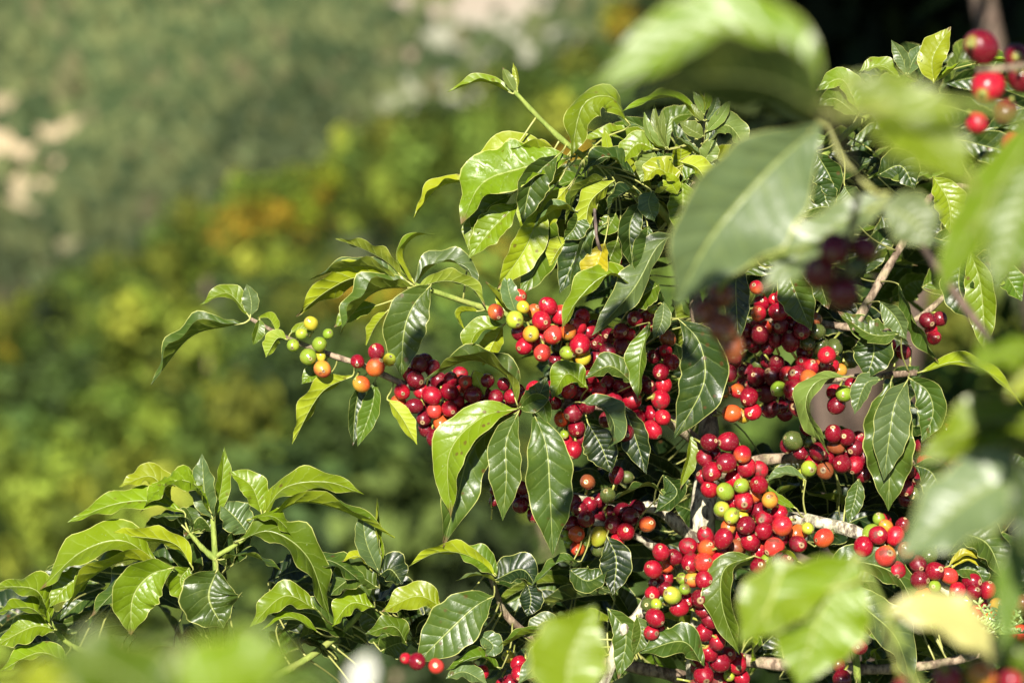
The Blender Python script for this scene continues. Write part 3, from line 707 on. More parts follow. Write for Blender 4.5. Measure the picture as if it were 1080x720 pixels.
cherries(F, [(768, 465.5, 9.8, 'R'), (766, 488, 10.5, 'R'), (783, 479, 9.8, 'R'), (786.7, 492.5, 10, 'R'), (782, 512, 8, 'G'), (765, 518, 9.7, 'G'), (750.6, 497, 10, 'R'), (774, 505, 9.5, 'R'), (800.6, 511, 10, 'R'), (748, 515.6, 9.8, 'R'),
    (801, 495, 9, 'R'), (784.5, 528, 9.5, 'R'), (795, 522, 8.5, 'R'), (812, 527, 8.5, 'O'), (799, 537, 10, 'D'), (773, 529, 8.5, 'R'), (742.5, 483, 8.5, 'R'), (748, 466, 9, 'D'), (742, 503, 8, 'R'), (754, 478, 7, 'D')], 2.225)
cherries(F, [(825, 554, 10.2, 'R'), (805.5, 559.5, 9.7, 'R'), (786.8, 553.7, 9.8, 'R'), (816.6, 577, 10.7, 'P'), (841.6, 573.5, 9.8, 'R'), (791.5, 571, 10.3, 'R'), (869, 567, 10.8, 'O'), (852, 557, 6.5, 'G'), (771.7, 543.7, 8.7, 'G'), (761, 536.6, 8.3, 'G'),
    (782, 546, 8, 'Y'), (806, 547, 9.5, 'R'), (822.6, 567, 9.5, 'R'), (800, 597, 8.7, 'R'), (808, 590, 5.5, 'G'), (801, 581, 8.8, 'R'), (840, 562, 9.5, 'O'), (822, 541, 8.8, 'R'), (786, 534, 8, 'R'), (813, 590, 7, 'R'), (776, 577, 8.5, 'B'), (768, 556, 8, 'O'), (830, 588, 8, 'D'), (781, 563, 8, 'R')], 2.225)
cherries(F, [(742.7, 611, 9.8, 'R'), (739, 631, 10, 'D'), (742, 593, 10.2, 'P'), (760, 591, 9.6, 'R'), (729, 593, 9.8, 'R'), (754, 622, 9.3, 'R'), (745.8, 578, 9.8, 'R'), (763, 567.5, 9.5, 'R'), (725.5, 576, 9.5, 'R'), (760, 580, 9.2, 'R'), (709, 627.6, 9.3, 'G'),
    (697, 582, 9.6, 'R'), (712, 588, 8.5, 'R'), (722, 621, 6.5, 'G'), (715.8, 640, 10, 'R'), (689, 600, 10, 'R'), (731, 611, 9, 'P'), (728, 584, 9, 'O'), (720, 610, 6.5, 'G'), (757, 607, 8, 'O'), (703, 596, 8, 'O'), (691, 651, 10.6, 'R'), (692, 637, 6, 'G'), (683, 637, 7, 'K'),
    (688, 626, 8, 'R'), (687, 667, 8.5, 'R'), (701, 621, 9, 'D'), (774, 588, 8, 'R'), (766, 607, 7.5, 'R'), (703, 610, 7.5, 'R'), (741, 644, 8, 'R'), (696, 664, 6, 'R')], 2.22)
cherries(F, [(749, 653, 9.3, 'R'), (742.7, 666.5, 9.3, 'R'), (756.5, 677, 8.8, 'R'), (747.4, 688, 9.6, 'R'), (759, 698, 9.8, 'R'), (767.8, 690, 8.5, 'R'), (777.5, 701, 9.8, 'R'), (742, 712, 10.2, 'R'), (769, 712, 5.8, 'G'), (738, 703, 9.5, 'R'), (758.5, 716, 9.8, 'R'), (782, 714, 8.5, 'R'), (764, 664, 8, 'R'), (770, 722, 9, 'R'), (733, 725, 9, 'R'), (752, 730, 9, 'R')], 2.235)
cherries(F, [(836.7, 411, 10.7, 'R'), (853, 400, 10.5, 'R'), (821, 410, 8, 'G'), (841, 395, 9.8, 'R'), (830.5, 395, 9.3, 'R'), (842, 429, 9.5, 'R'), (854.5, 388, 9.3, 'R'), (847, 382, 8.5, 'R'), (790, 418, 9.7, 'R'), (794, 434, 9, 'R'), (772, 436, 9.5, 'O'), (784, 438, 8, 'Y'), (761, 412, 9.2, 'K'),
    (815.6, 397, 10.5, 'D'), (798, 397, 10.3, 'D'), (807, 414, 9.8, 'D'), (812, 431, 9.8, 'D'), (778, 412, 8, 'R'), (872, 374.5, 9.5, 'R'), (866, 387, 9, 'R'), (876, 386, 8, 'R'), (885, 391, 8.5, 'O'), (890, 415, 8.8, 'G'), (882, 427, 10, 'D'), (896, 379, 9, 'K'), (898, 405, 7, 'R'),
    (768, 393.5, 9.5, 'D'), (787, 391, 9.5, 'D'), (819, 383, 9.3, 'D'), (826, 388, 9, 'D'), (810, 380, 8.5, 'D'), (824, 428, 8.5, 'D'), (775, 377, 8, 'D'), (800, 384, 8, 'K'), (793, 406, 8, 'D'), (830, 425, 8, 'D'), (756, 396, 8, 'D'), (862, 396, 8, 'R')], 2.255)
cherries(F, [(798, 303, 7.5, 'R'), (800, 330.5, 8, 'R'), (820.5, 329, 9.3, 'R'), (825, 313, 8.5, 'R'), (823, 343, 9.8, 'D'), (845.7, 348, 10.3, 'D'), (833.5, 360, 10.3, 'D'), (801, 352.7, 10.2, 'D'), (834, 326, 9.5, 'R'), (818, 358, 8.8, 'D'), (787, 348, 8.5, 'D'), (862, 350, 8.8, 'K'), (859, 337, 8, 'B'),
    (808, 346, 8, 'R'), (791, 360, 8, 'D'), (810, 365, 8, 'D'), (817, 316, 7, 'R'), (852, 362, 8, 'K'), (866, 366, 9, 'K'), (880, 366, 8.5, 'K'), (836, 342, 8, 'D')], 2.265)
cherries(F, [(853, 494, 8.5, 'G'), (846, 500, 5.5, 'G'), (870, 496, 9.5, 'B'), (888, 489, 9.5, 'R'), (901.7, 490, 9, 'R'), (879, 457, 9.3, 'R'), (893, 461, 8.7, 'R'), (881.8, 471, 8.3, 'B'), (901.7, 472, 9, 'D'), (863.5, 476, 10, 'D'), (836.7, 464.5, 9.7, 'K'), (853, 466, 7, 'K'), (852, 451, 8.5, 'D'), (912, 483, 8, 'D'), (830, 470, 8, 'D'), (844, 477, 8, 'D'), (910, 500, 8, 'D'), (893, 476, 8, 'D')], 2.265)
cherries(F, [(976, 487.5, 9, 'R'), (957, 495, 9.7, 'D'), (955, 514, 9, 'R'), (997.5, 454.5, 8.5, 'D'), (986, 462, 8, 'D'), (972, 470, 8.5, 'D'), (984, 474, 8.5, 'D'), (1010, 455, 7.5, 'R'), (1026, 447, 8.3, 'O'), (1067, 443, 8.5, 'O'), (1017.5, 494.5, 8, 'R'), (1032, 493, 7.5, 'Y'), (1026, 505, 7.5, 'P'), (1052, 490, 6.5, 'R'),
    (992, 500, 7, 'R'), (966, 505, 8, 'D'), (1000, 469, 7.5, 'K'), (978, 502, 8, 'D'), (948, 505, 8, 'K'), (965, 520, 8, 'K'), (1040, 500, 7, 'R'), (1006, 488, 7, 'D')], 2.265)
cherries(F, [(926, 564, 10.3, 'R'), (910.5, 576, 10.3, 'R'), (934, 586, 11, 'P'), (945.5, 601, 10.3, 'R'), (944, 565, 10, 'R'), (934.4, 555, 8, 'O'), (919, 561, 8, 'G'), (927, 547, 6.5, 'G'), (908, 589, 9, 'R'), (986, 602, 9.6, 'R'), (970, 611, 10, 'D'), (968, 594, 9.7, 'D'), (1001, 607, 9.3, 'P'), (986, 618, 6.8, 'G'), (973, 629, 9.3, 'O'),
    (956, 612, 8.5, 'R'), (924, 583, 7.5, 'G'), (952, 554, 8, 'R'), (956, 580, 9, 'B'), (980, 586, 8, 'K'), (938, 572, 8, 'R'), (964, 622, 8, 'R')], 2.225)
cherries(F, [(1010, 622, 8.8, 'R'), (1026.7, 624, 8.8, 'R'), (1017, 634, 8.5, 'Y'), (1025, 613, 9.3, 'R'), (1041.7, 622, 9, 'R'), (1007, 645, 9.8, 'R'), (1026, 647, 9.8, 'R'), (1034, 635, 8.5, 'R'), (1052, 638, 8.5, 'O'), (1078, 636, 9.3, 'R'), (1072, 648, 9, 'R'), (1063, 642, 8, 'R'), (1075, 668, 10, 'O'), (1045, 652, 8.5, 'R'), (1064, 655, 8, 'D'), (1077, 690, 9, 'R'), (1090, 655, 9, 'R'), (1050, 662, 8, 'R')], 2.23)
cherries(F, [(896, 644, 6.8, 'R'), (897.5, 666, 9, 'G'), (906, 681, 10, 'R'), (888, 716, 10.5, 'D'), (891, 613, 6, 'R'), (907, 620, 6, 'R'), (884, 700, 8, 'D')], 2.25)
cherries(F, [(938, 363, 8.3, 'R'), (953, 371, 9.2, 'D'), (978, 338, 9.2, 'D'), (991, 336, 8.5, 'D'), (985, 356, 8.5, 'R'), (941, 376, 7.5, 'K'), (982, 348, 8, 'R'), (650.6, 275, 6, 'R'), (578, 256, 6.5, 'G'), (700, 197, 7, 'G'), (944, 344, 8, 'K')], 2.275)
cherries(F, [(548, 710, 9.5, 'R'), (547, 699, 9, 'R'), (564, 698, 9.5, 'R'), (536, 692, 7, 'Y'), (538, 719, 9, 'R'), (561, 708, 9, 'R'), (580, 690, 7, 'R'), (497, 706, 8, 'R'), (508, 709, 8, 'R'), (530, 722, 8, 'R')], 2.26)
cherries(F, [(440, 697, 10, 'R'), (460, 702, 9, 'P'), (428, 694, 7, 'R')], 2.02)

# sprig of green flower buds at the lower right
def bud_sprig():
    mb = MB(); c0 = at(1052, 668, 2.18); rg = random.Random(3)
    for k in range(9):
        a = -75+k*19+rg.uniform(-6, 6); ln = rg.uniform(26, 44)
        tipx, tipy = 1052+ln*.85*math.sin(R(a)), 672-ln*math.cos(R(a))*.95
        st = [c0, at((1052+tipx)/2+rg.uniform(-3, 3), (668+tipy)/2, 2.17), at(tipx, tipy, 2.165)]
        sp, _ = smooth_path(st, 8); tube(mb, sp, [.0011-.00007*i for i in range(8)], 5, tone=(.30, .38, .10))
        for i in range(2, 8):
            for s in (-1, 1, .3):
                d = (RTV*s*rg.uniform(.4, 1)+UPV*rg.uniform(.2, 1)-FWD*rg.uniform(-.4, .8)).normalized()
                e = sp[i]+d*rg.uniform(.0028, .005)
                tube(mb, [sp[i], sp[i].lerp(e, .5), e, e+d*.0012], [.0004, .0007, .0009, .0004], 6, tone=(.34, .46, .16) if rg.random() < .8 else (.5, .55, .3))
    return mb
m_, nt_ = new_mat('green_bud_skin'); pa = N(nt_, 'ShaderNodeBsdfPrincipled'); ca = N(nt_, 'ShaderNodeAttribute', attribute_name='tone'); lk(nt_, ca.outputs['Color'], pa.inputs['Base Color']); pa.inputs['Roughness'].default_value = .45
oo = N(nt_, 'ShaderNodeOutputMaterial'); lk(nt_, pa.outputs[0], oo.inputs[0]); BUD = m_
bo = bud_sprig().build('flower_bud_sprig', BUD, F.root)

# leaves deeper inside the plants, too many to count
def in_gap(x, y): return any(a-4 < x < c+4 and b-4 < y < d+4 for a, b, c, d in GAPS)
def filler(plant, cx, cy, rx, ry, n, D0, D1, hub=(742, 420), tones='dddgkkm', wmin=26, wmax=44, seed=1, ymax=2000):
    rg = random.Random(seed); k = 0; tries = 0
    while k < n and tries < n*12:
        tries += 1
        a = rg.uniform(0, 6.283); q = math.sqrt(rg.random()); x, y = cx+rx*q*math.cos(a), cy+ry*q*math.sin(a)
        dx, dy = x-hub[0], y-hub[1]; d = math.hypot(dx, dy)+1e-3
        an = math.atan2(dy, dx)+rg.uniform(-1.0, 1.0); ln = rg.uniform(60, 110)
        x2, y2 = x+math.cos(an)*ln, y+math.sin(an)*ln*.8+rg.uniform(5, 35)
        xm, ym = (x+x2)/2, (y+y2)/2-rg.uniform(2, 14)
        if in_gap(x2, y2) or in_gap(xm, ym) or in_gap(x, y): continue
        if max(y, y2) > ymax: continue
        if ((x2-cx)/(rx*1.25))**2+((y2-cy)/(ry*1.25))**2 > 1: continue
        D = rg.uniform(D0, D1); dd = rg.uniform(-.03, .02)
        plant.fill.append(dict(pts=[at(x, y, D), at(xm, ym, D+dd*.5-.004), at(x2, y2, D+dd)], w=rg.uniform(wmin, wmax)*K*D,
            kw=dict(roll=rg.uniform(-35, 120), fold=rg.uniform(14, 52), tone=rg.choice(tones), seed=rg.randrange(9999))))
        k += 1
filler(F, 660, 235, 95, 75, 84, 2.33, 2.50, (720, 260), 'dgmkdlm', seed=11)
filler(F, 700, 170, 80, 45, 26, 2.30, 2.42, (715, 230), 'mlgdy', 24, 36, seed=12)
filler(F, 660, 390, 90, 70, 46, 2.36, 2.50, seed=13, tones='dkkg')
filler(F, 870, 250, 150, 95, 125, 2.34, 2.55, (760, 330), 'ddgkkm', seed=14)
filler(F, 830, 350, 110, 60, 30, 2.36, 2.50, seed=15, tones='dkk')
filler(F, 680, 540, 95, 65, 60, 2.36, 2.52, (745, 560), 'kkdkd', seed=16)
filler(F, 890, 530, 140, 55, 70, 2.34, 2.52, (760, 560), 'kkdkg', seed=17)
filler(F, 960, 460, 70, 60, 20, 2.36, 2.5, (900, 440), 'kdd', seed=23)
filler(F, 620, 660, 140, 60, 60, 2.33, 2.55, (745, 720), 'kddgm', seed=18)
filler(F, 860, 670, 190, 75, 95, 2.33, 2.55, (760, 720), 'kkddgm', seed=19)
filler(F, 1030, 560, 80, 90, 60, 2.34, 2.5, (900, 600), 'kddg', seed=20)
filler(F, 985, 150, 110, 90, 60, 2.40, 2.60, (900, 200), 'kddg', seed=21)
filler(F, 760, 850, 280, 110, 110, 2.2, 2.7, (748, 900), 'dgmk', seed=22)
finish(F)
bo['label'] = 'cluster of tiny green flower buds'

# ================================================================== PLANT AT THE LOWER LEFT
base2 = ground_pt(250, 2.34)
G = Plant('sharp young coffee plant with lime leaves and no cherries at the lower left', base2)
G.branch([base2, at(255, 1500, 2.34), at(250, 1000, 2.33), at(234, 700, 2.27), at(228, 605, 2.25), at(226, 570, 2.25), at(224, 540, 2.25)], .012, .0019, GREENTWIG, 'trunk', .1)
G.branch([at(234, 690, 2.27), at(215, 640, 2.26), at(184, 602, 2.24), at(168, 597, 2.24)], .004, .0018, GREENTWIG)
G.branch([at(228, 586, 2.25), at(252, 572, 2.25), at(275, 552, 2.25)], .0023, .0012, GREENTWIG)
G.branch([at(228, 590, 2.25), at(214, 578, 2.25), at(200, 562, 2.25)], .003, .0014, GREENTWIG)
G.branch([at(236, 720, 2.28), at(130, 700, 2.27), at(75, 680, 2.27), at(52, 655, 2.27)], .004, .0018, GREENTWIG)
G.branch([at(240, 740, 2.30), at(330, 690, 2.30), at(385, 640, 2.30), at(400, 600, 2.30)], .004, .0015, GREENTWIG)
B_ = lambda *a, **k: L(G, *a, **k)
B_([(225, 548, 4), (216, 520, 8), (213, 478, 6)], 30, -20, 26, 's')
B_([(226, 546, 2), (234, 510, 6), (237, 471, 6)], 20, 30, 26, 'l')
B_([(226, 548, -4), (212, 524, -4), (200, 520, -2)], 30, 30, 26, 'y')
B_([(195, 540, 0), (160, 528, 4), (118, 532, 6), (71, 551, 4)], 36, 50, 16, 'l', wave=.8)
B_([(223, 541, 10), (205, 510, 14), (175, 510, 16), (148, 540, 14)], 44, 55, 8, 'l', wave=1.3, pleat=2.6, label='strongly ribbed leaf on the young plant')
B_([(180, 530, -6), (160, 502, -4), (125, 513, -4)], 30, 40, 18, 'y')
B_([(204, 600, 4), (186, 574, 10), (150, 566, 12), (104, 565, 8)], 28, 120, 20, 'm')
B_([(166, 594, 10), (130, 570, 18), (85, 582, 18), (42, 622, 12)], 56, 42, 16, 'l', wave=.7, label='broad shiny lime leaf at the far left')
B_([(168, 598, 22), (135, 590, 30), (95, 610, 30), (66, 647, 26)], 50, 60, 30, 'm', wave=.9)
B_([(172, 600, 4), (140, 606, 8), (95, 650, 8)], 44, 60, 14, 'd')
B_([(100, 602, 2), (70, 618, 6), (52, 640, 6)], 30, 20, 14, 'l')
B_([(184, 598, 30), (158, 606, 36), (140, 630, 38), (138, 670, 34)], 54, -12, 34, 'm', label='dark rounded leaf folded along its midrib')
B_([(229, 600, 30), (220, 630, 36), (236, 662, 32)], 66, 5, 20, 'd', wave=1.4)
B_([(200, 598, 8), (190, 612, 12), (200, 635, 12)], 34, 20, 18, 'm')
B_([(205, 560, -4), (196, 545, 0), (160, 545, 2)], 30, 60, 14, 'd')
B_([(225, 560, -8), (210, 545, -6), (195, 570, -6)], 40, 20, 14, 'd')
B_([(276, 541, 4), (265, 512, 8), (242, 497, 6)], 30, 20, 22, 'm')
B_([(262, 562, -4), (248, 545, 0), (232, 530, 2)], 38, 20, 14, 's')
B_([(275, 546, 8), (300, 514, 14), (345, 508, 14), (384, 521, 10)], 44, 52, 10, 'l', wave=.9, label='arched shiny lime leaf on the young plant')
B_([(280, 550, 14), (315, 530, 20), (360, 538, 22), (416, 567, 18)], 44, 66, 30, 'g', label='folded leaf with a sharp drip tip')
B_([(260, 548, 20), (290, 545, 26), (319, 577, 26)], 30, 60, 8, 'l')
B_([(247, 572, 26), (285, 560, 34), (325, 588, 36), (347, 651, 30)], 54, 35, 18, 'g', label='big glossy leaf bending down over the young plant')
B_([(232, 590, 4), (262, 585, 8), (298, 602, 8)], 36, 80, 18, 'd')
B_([(320, 592, 6), (352, 592, 10), (390, 620, 8)], 38, 60, 14, 'd')
B_([(335, 643, 16), (300, 628, 22), (263, 661, 20)], 32, 30, 14, 'l')
B_([(338, 668, 18), (305, 650, 24), (276, 664, 22)], 20, 60, 22, 'l')
B_([(400, 604, 4), (386, 570, 8), (382, 534, 6)], 26, 10, 26, 's')
B_([(402, 600, 2), (396, 560, 6), (398, 525, 6)], 18, 60, 26, 'm')
B_([(392, 602, 2), (378, 586, 6), (360, 592, 6)], 20, 60, 18, 'y')
B_([(400, 606, 0), (412, 600, 4), (425, 616, 4)], 36, 20, 18, 'k')
B_([(400, 620, 0), (375, 608, 4), (345, 628, 4)], 40, 40, 18, 'd')
B_([(395, 640, 4), (370, 636, 8), (350, 660, 8)], 34, 40, 18, 'm')
B_([(430, 680, 8), (415, 660, 12), (385, 668, 12)], 30, 40, 18, 'g')
B_([(52, 656, 8), (38, 622, 14), (-8, 618, 12)], 46, 50, 14, 'l')
B_([(54, 660, 14), (30, 640, 20), (-12, 648, 18)], 36, 60, 20, 'l')
B_([(60, 664, 4), (36, 660, 8), (-5, 680, 8)], 36, 30, 14, 'm')
B_([(76, 700, 16), (40, 688, 20), (-8, 712, 20)], 34, 60, 18, 'l')
B_([(70, 690, 8), (60, 712, 12), (30, 722, 12)], 40, 30, 18, 'm')
filler(G, 190, 650, 190, 50, 34, 2.30, 2.5, (230, 720), 'dgkkd', seed=31)
filler(G, 390, 655, 110, 45, 34, 2.30, 2.5, (420, 740), 'dkgkk', seed=32)
filler(G, 210, 585, 70, 35, 10, 2.30, 2.4, (230, 620), 'dkd', seed=33)
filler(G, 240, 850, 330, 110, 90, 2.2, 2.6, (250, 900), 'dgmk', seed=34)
finish(G)

# ================================================================== OUT OF FOCUS PLANT IN FRONT, AT THE RIGHT
base3 = ground_pt(1330, 1.30)
H = Plant('blurred coffee plant closest to the viewer with big leaves reaching in from the right', base3)
H.branch([base3, at(1320, 1100, 1.30), at(1300, 600, 1.30), at(1270, 200, 1.28), at(1240, -200, 1.28)], .016, .007, BARK, 'trunk', .3)
H.branch([at(1282, 300, 1.29), at(1180, 190, 1.2), at(1060, 120, 1.12), at(960, 110, 1.10), at(872, 122, 1.12)], .0040, .0014, GREENTWIG)
H.branch([at(1290, 480, 1.30), at(1160, 440, 1.45), at(1070, 385, 1.60), at(1030, 340, 1.62), at(990, 285, 1.62), at(955, 235, 1.60), at(925, 205, 1.5)], .0038, .002, DARKTWIG)
H.branch([at(1295, 560, 1.30), at(1200, 520, 1.2), at(1110, 490, 1.12)], .004, .002, GREENTWIG)
H.branch([at(1305, 900, 1.30), at(1150, 830, 1.28), at(1000, 790, 1.26), at(860, 770, 1.26), at(600, 770, 1.2)], .005, .002, GREENTWIG)
H.branch([at(1000, 790, 1.26), at(960, 700, 1.36), at(908, 590, 1.42)], .0022, .0013, GREENTWIG)
H.branch([at(1260, 100, 1.3), at(1180, 60, 1.45), at(1085, 70, 1.6), at(1030, 75, 1.62)], .004, .002, TWIGBARK)
P_ = lambda pts, w, roll, fold, tone, D, **k: L(H, pts, w, roll, fold, tone, D=D, **k)
P_([(872, 112), (815, 40), (730, 34), (622, 96)], 84, 30, 6, (.085, .145, .004), 1.08, wave=.5, label='huge blurred lime leaf arching across the top')
P_([(876, 122), (812, 88), (740, 84), (672, 104)], 150, 124, 6, 'k', 1.05, wave=.4)  # near-black tone stands for the shade under the arching leaf
P_([(868, 128, 10), (810, 180), (750, 250), (712, 322, -20)], 122, -14, 18, 'v', 1.52, wave=.5, label='large blurred grey-green leaf hanging in front')
P_([(890, 80), (940, 112), (990, 155), (1030, 200)], 88, 25, 14, 'l', 1.12, wave=.5)
P_([(1110, 110), (1060, 185), (1020, 250), (985, 322)], 66, 40, 10, 'l', 1.3, wave=.5)
P_([(1095, 165), (1072, 230), (1048, 310)], 70, 10, 14, 'm', 1.15)
P_([(940, 205), (880, 240), (800, 308)], 58, 30, 14, 'v', 1.5)
P_([(930, 215), (960, 230), (985, 260)], 60, 10, 10, 'v', 1.45)
P_([(1100, 370), (1060, 372), (1020, 384)], 60, 50, 10, 'l', 1.2)
P_([(1110, 455), (1050, 442), (965, 488)], 66, 35, 8, 'l', 1.31)
P_([(1110, 470), (1050, 466), (975, 496)], 66, 120, 8, 'k', 1.313)  # blade coloured near-black as the shadow beneath the lime leaf
P_([(1110, 505), (1040, 515), (945, 590)], 92, 22, 14, 'v', 1.29, label='blurred grey-green leaf crossing the right edge')
P_([(930, 642), (1000, 648), (1068, 704)], 52, 30, 6, 'c', 1.30, label='blurred cream-coloured leaf')
P_([(905, 585), (868, 640), (842, 725)], 112, -5, 8, 'l', 1.42, wave=.5, label='blurred broad lime leaf in front of the lower cherries')
P_([(880, 620), (820, 630), (780, 680)], 78, 25, 8, 'l', 1.42, wave=.5)
P_([(598, 745), (602, 690), (628, 638)], 88, -8, 14, 'l', 1.5, wave=.5, label='upright blurred lime leaf at the bottom')
P_([(1085, 545), (1066, 610), (1060, 690)], 34, 0, 14, 'm', 1.25)
P_([(1095, 600), (1085, 540), (1072, 480)], 36, 0, 14, 'd', 1.2)
P_([(1120, 380), (1090, 395), (1062, 420)], 40, 30, 14, 'y', 1.2)
P_([(1100, 720), (1075, 690), (1040, 700)], 46, 30, 14, 'm', 1.3)
for rows, D in (([(1035, 50, 20, 'D'), (1042, 91, 19, 'R'), (1030, 130, 13, 'R'), (1078, 82, 17, 'D'), (1069, 151, 14, 'R'), (1072, 60, 15, 'D'), (1060, 118, 14, 'D')], 1.74),
                ([(903, 281, 11, 'K'), (880, 262, 19, 'D'), (864, 288, 19, 'D'), (889, 308, 18, 'D'), (912, 262, 15, 'D')], 1.42),
                ([(762, 345, 17, 'B'), (745, 330, 15, 'B'), (772, 365, 14, 'B'), (760, 312, 15, 'B')], 1.55),
                ([(1000, 716, 16, 'R'), (1035, 712, 15, 'P'), (1066, 718, 14, 'R'), (955, 726, 14, 'D')], 1.5)):
    cherries(H, rows, D)
H.branch([at(872, 122, 1.14), at(905, 190, 1.38), at(895, 250, 1.44), at(885, 300, 1.45)], .0022, .0015, DARKTWIG)
H.branch([at(895, 250, 1.44), at(820, 270, 1.5), at(762, 300, 1.56), at(760, 340, 1.57)], .002, .0012, GREENTWIG)
SUNV = Vector((math.sin(R(-8))*math.cos(R(32)), -math.cos(R(-8))*math.cos(R(32)), math.sin(R(32))))
H.branch([at(1240, -200, 1.28), at(1100, -380, 1.4), at(900, -420, 1.5), at(700, -400, 1.55), at(440, -380, 1.55)], .005, .002, TWIGBARK)  # unseen overhead branch, added to carry the shading leaves
rs = random.Random(8)
for (x, y, s_, w_, l_) in ((448, 388, .85, 34, 60), (500, 420, .85, 46, 80), (520, 395, .85, 30, 60), (805, 395, .85, 54, 70), (820, 425, .85, 30, 50), (835, 350, .85, 50, 70), (655, 362, .85, 40, 70), (620, 545, 1.1, 44, 90), (668, 535, 1.1, 40, 70),
        (580, 442, .9, 34, 50), (712, 385, .85, 30, 90), (780, 330, .85, 40, 80), (655, 450, .9, 30, 70), (600, 400, .9, 24, 50), (420, 410, .85, 20, 40), (690, 230, .75, 40, 80), (620, 190, .75, 30, 60), (880, 260, .75, 50, 90), (570, 260, .8, 24, 60)):  # unseen leaves added sunward of each spot to cast shade on it
    c_ = at(x, y, 2.26)+SUNV*s_; an = rs.uniform(0, 6.28); h_ = (RTV*math.cos(an)+UPV*math.sin(an)*.8)*l_*.5*K*2.26
    H.leaves.append(dict(pts=[c_-h_, c_+FWD*.004, c_+h_+FWD*.01], w=w_*K*2.26, size=.0001, label=None, kw=dict(roll=rs.uniform(-20, 20), fold=14, tone='g')))
for (x, y, D_, s_, w_, l_, az) in ((885, 275, 1.42, .42, 95, 150, 0), (900, 300, 1.42, .45, 95, 150, 1.4), (755, 340, 1.55, .6, 60, 90, .5), (875, 250, 1.42, .47, 90, 140, .8)):  # further out-of-view leaves, added to shade the blurred cherries
    c_ = at(x, y, D_)+SUNV*s_; h_ = (RTV*math.cos(az)+UPV*math.sin(az)*.8)*l_*.5*K*1.5
    H.leaves.append(dict(pts=[c_-h_, c_+FWD*.004, c_+h_+FWD*.01], w=w_*K*1.5, size=.0001, label=None, kw=dict(roll=10, fold=10, tone='g')))
filler(H, 1230, 300, 130, 420, 70, 1.1, 1.5, (1290, 400), 'dgml', 40, 70, seed=41)
finish(H)

# low leaves right in front of the lens at the bottom left
base4 = ground_pt(180, .95)
J = Plant('very blurred coffee seedling at the bottom left edge of the picture', base4)
J.branch([base4, at(190, 1400, .95), at(190, 900, .93), at(180, 745, .92)], .006, .0025, GREENTWIG, 'stem', 0)
Q_ = lambda pts, w, roll, fold, tone, D, **k: L(J, pts, w, roll, fold, tone, D=D, **k)
Q_([(185, 760), (120, 708), (45, 690)], 110, 35, 8, 'm', .92)
Q_([(185, 760), (230, 712), (320, 688)], 100, 35, 8, 'l', .90)
Q_([(180, 760), (170, 718), (190, 672)], 110, 10, 8, 'g', .95)
Q_([(182, 770), (90, 730), (-20, 712)], 90, 50, 8, 'y', .92)
Q_([(186, 770), (270, 730), (350, 730)], 100, 50, 8, 'm', .9)
Q_([(182, 765), (220, 730), (225, 690)], 90, 10, 8, 'm', .97)
J.branch([at(190, 900, .93), at(300, 810, 1.0), at(372, 738, 1.25)], .003, .001, GREENTWIG, 'stem', 0)
Q_([(372, 734), (384, 706), (391, 686)], 32, 10, 8, (.5, .5, .44), 1.1, label='small blurred white leaf tip')  # pale tone paints a bright glint
finish(J)

# ================================================================== THE LAND
def terrain_mesh():
    xs = []; ys = []
    y = -12.0
    while y < 460: ys.append(y); y += .6 if y < 8 else .02*y+.5
    nx = 120; vs = []; fs = []
    for y in ys:
        hw = 12+max(0, y)*.75
        for i in range(nx+1):
            x = -hw+2*hw*i/nx; vs.append((x, y, ground_z(x, y)))
    for j in range(len(ys)-1):
        for i in range(nx): a = j*(nx+1)+i; fs.append((a, a+1, a+nx+2, a+nx+1))
    return vs, fs
def ground_material():
    m, nt = new_mat('hillside_ground')
    pos = N(nt, 'ShaderNodeNewGeometry').outputs['Position']
    n1 = noise_tex(nt, pos, .35, 5, .6); n2 = noise_tex(nt, pos, 2.2, 4); n3 = noise_tex(nt, pos, .06, 3)
    c = mixc(nt, ramp(nt, n1, .42, .58), (.040, .065, .018), (.08, .11, .030))
    c = mixc(nt, M(nt, 'MULTIPLY', ramp(nt, n2, .5, .65), .5), c, (.17, .13, .075))
    c = mixc(nt, M(nt, 'MULTIPLY', ramp(nt, n3, .55, .68), .5), c, (.14, .15, .07))
    sep = N(nt, 'ShaderNodeSeparateXYZ'); lk(nt, pos, sep.inputs[0])
    def patch(cx, cy, rx, ry, col, st, c):
        dx = M(nt, 'DIVIDE', M(nt, 'SUBTRACT', sep.outputs[0], cx), rx); dy = M(nt, 'DIVIDE', M(nt, 'SUBTRACT', sep.outputs[1], cy), ry)
        d = M(nt, 'SQRT', M(nt, 'ADD', M(nt, 'MULTIPLY', dx, dx), M(nt, 'MULTIPLY', dy, dy)))
        d = M(nt, 'ADD', d, M(nt, 'MULTIPLY', M(nt, 'SUBTRACT', n1, .5), 1.6))
        return mixc(nt, M(nt, 'MULTIPLY', M(nt, 'SUBTRACT', 1.0, ramp(nt, d, .35, 1.35)), st), c, col)
    for (cx, cy, rx, ry, col, st) in PATCHES: c = patch(cx, cy, rx, ry, col, st, c)
    p = N(nt, 'ShaderNodeBsdfPrincipled'); lk(nt, c, p.inputs['Base Color']); p.inputs['Roughness'].default_value = .9
    o = N(nt, 'ShaderNodeOutputMaterial'); lk(nt, p.outputs[0], o.inputs[0]); return m
def hit(px, py):
    """where a ray through a picture point meets the far land"""
    d = (at(px, py, 1)-CAM); 
    t = 100.0
    while t < 450:
        q = CAM+d*t
        if q.z < ground_z(q.x, q.y) and q.y > 100: return q
        t += .5
    return CAM+d*300
PATCHES = []
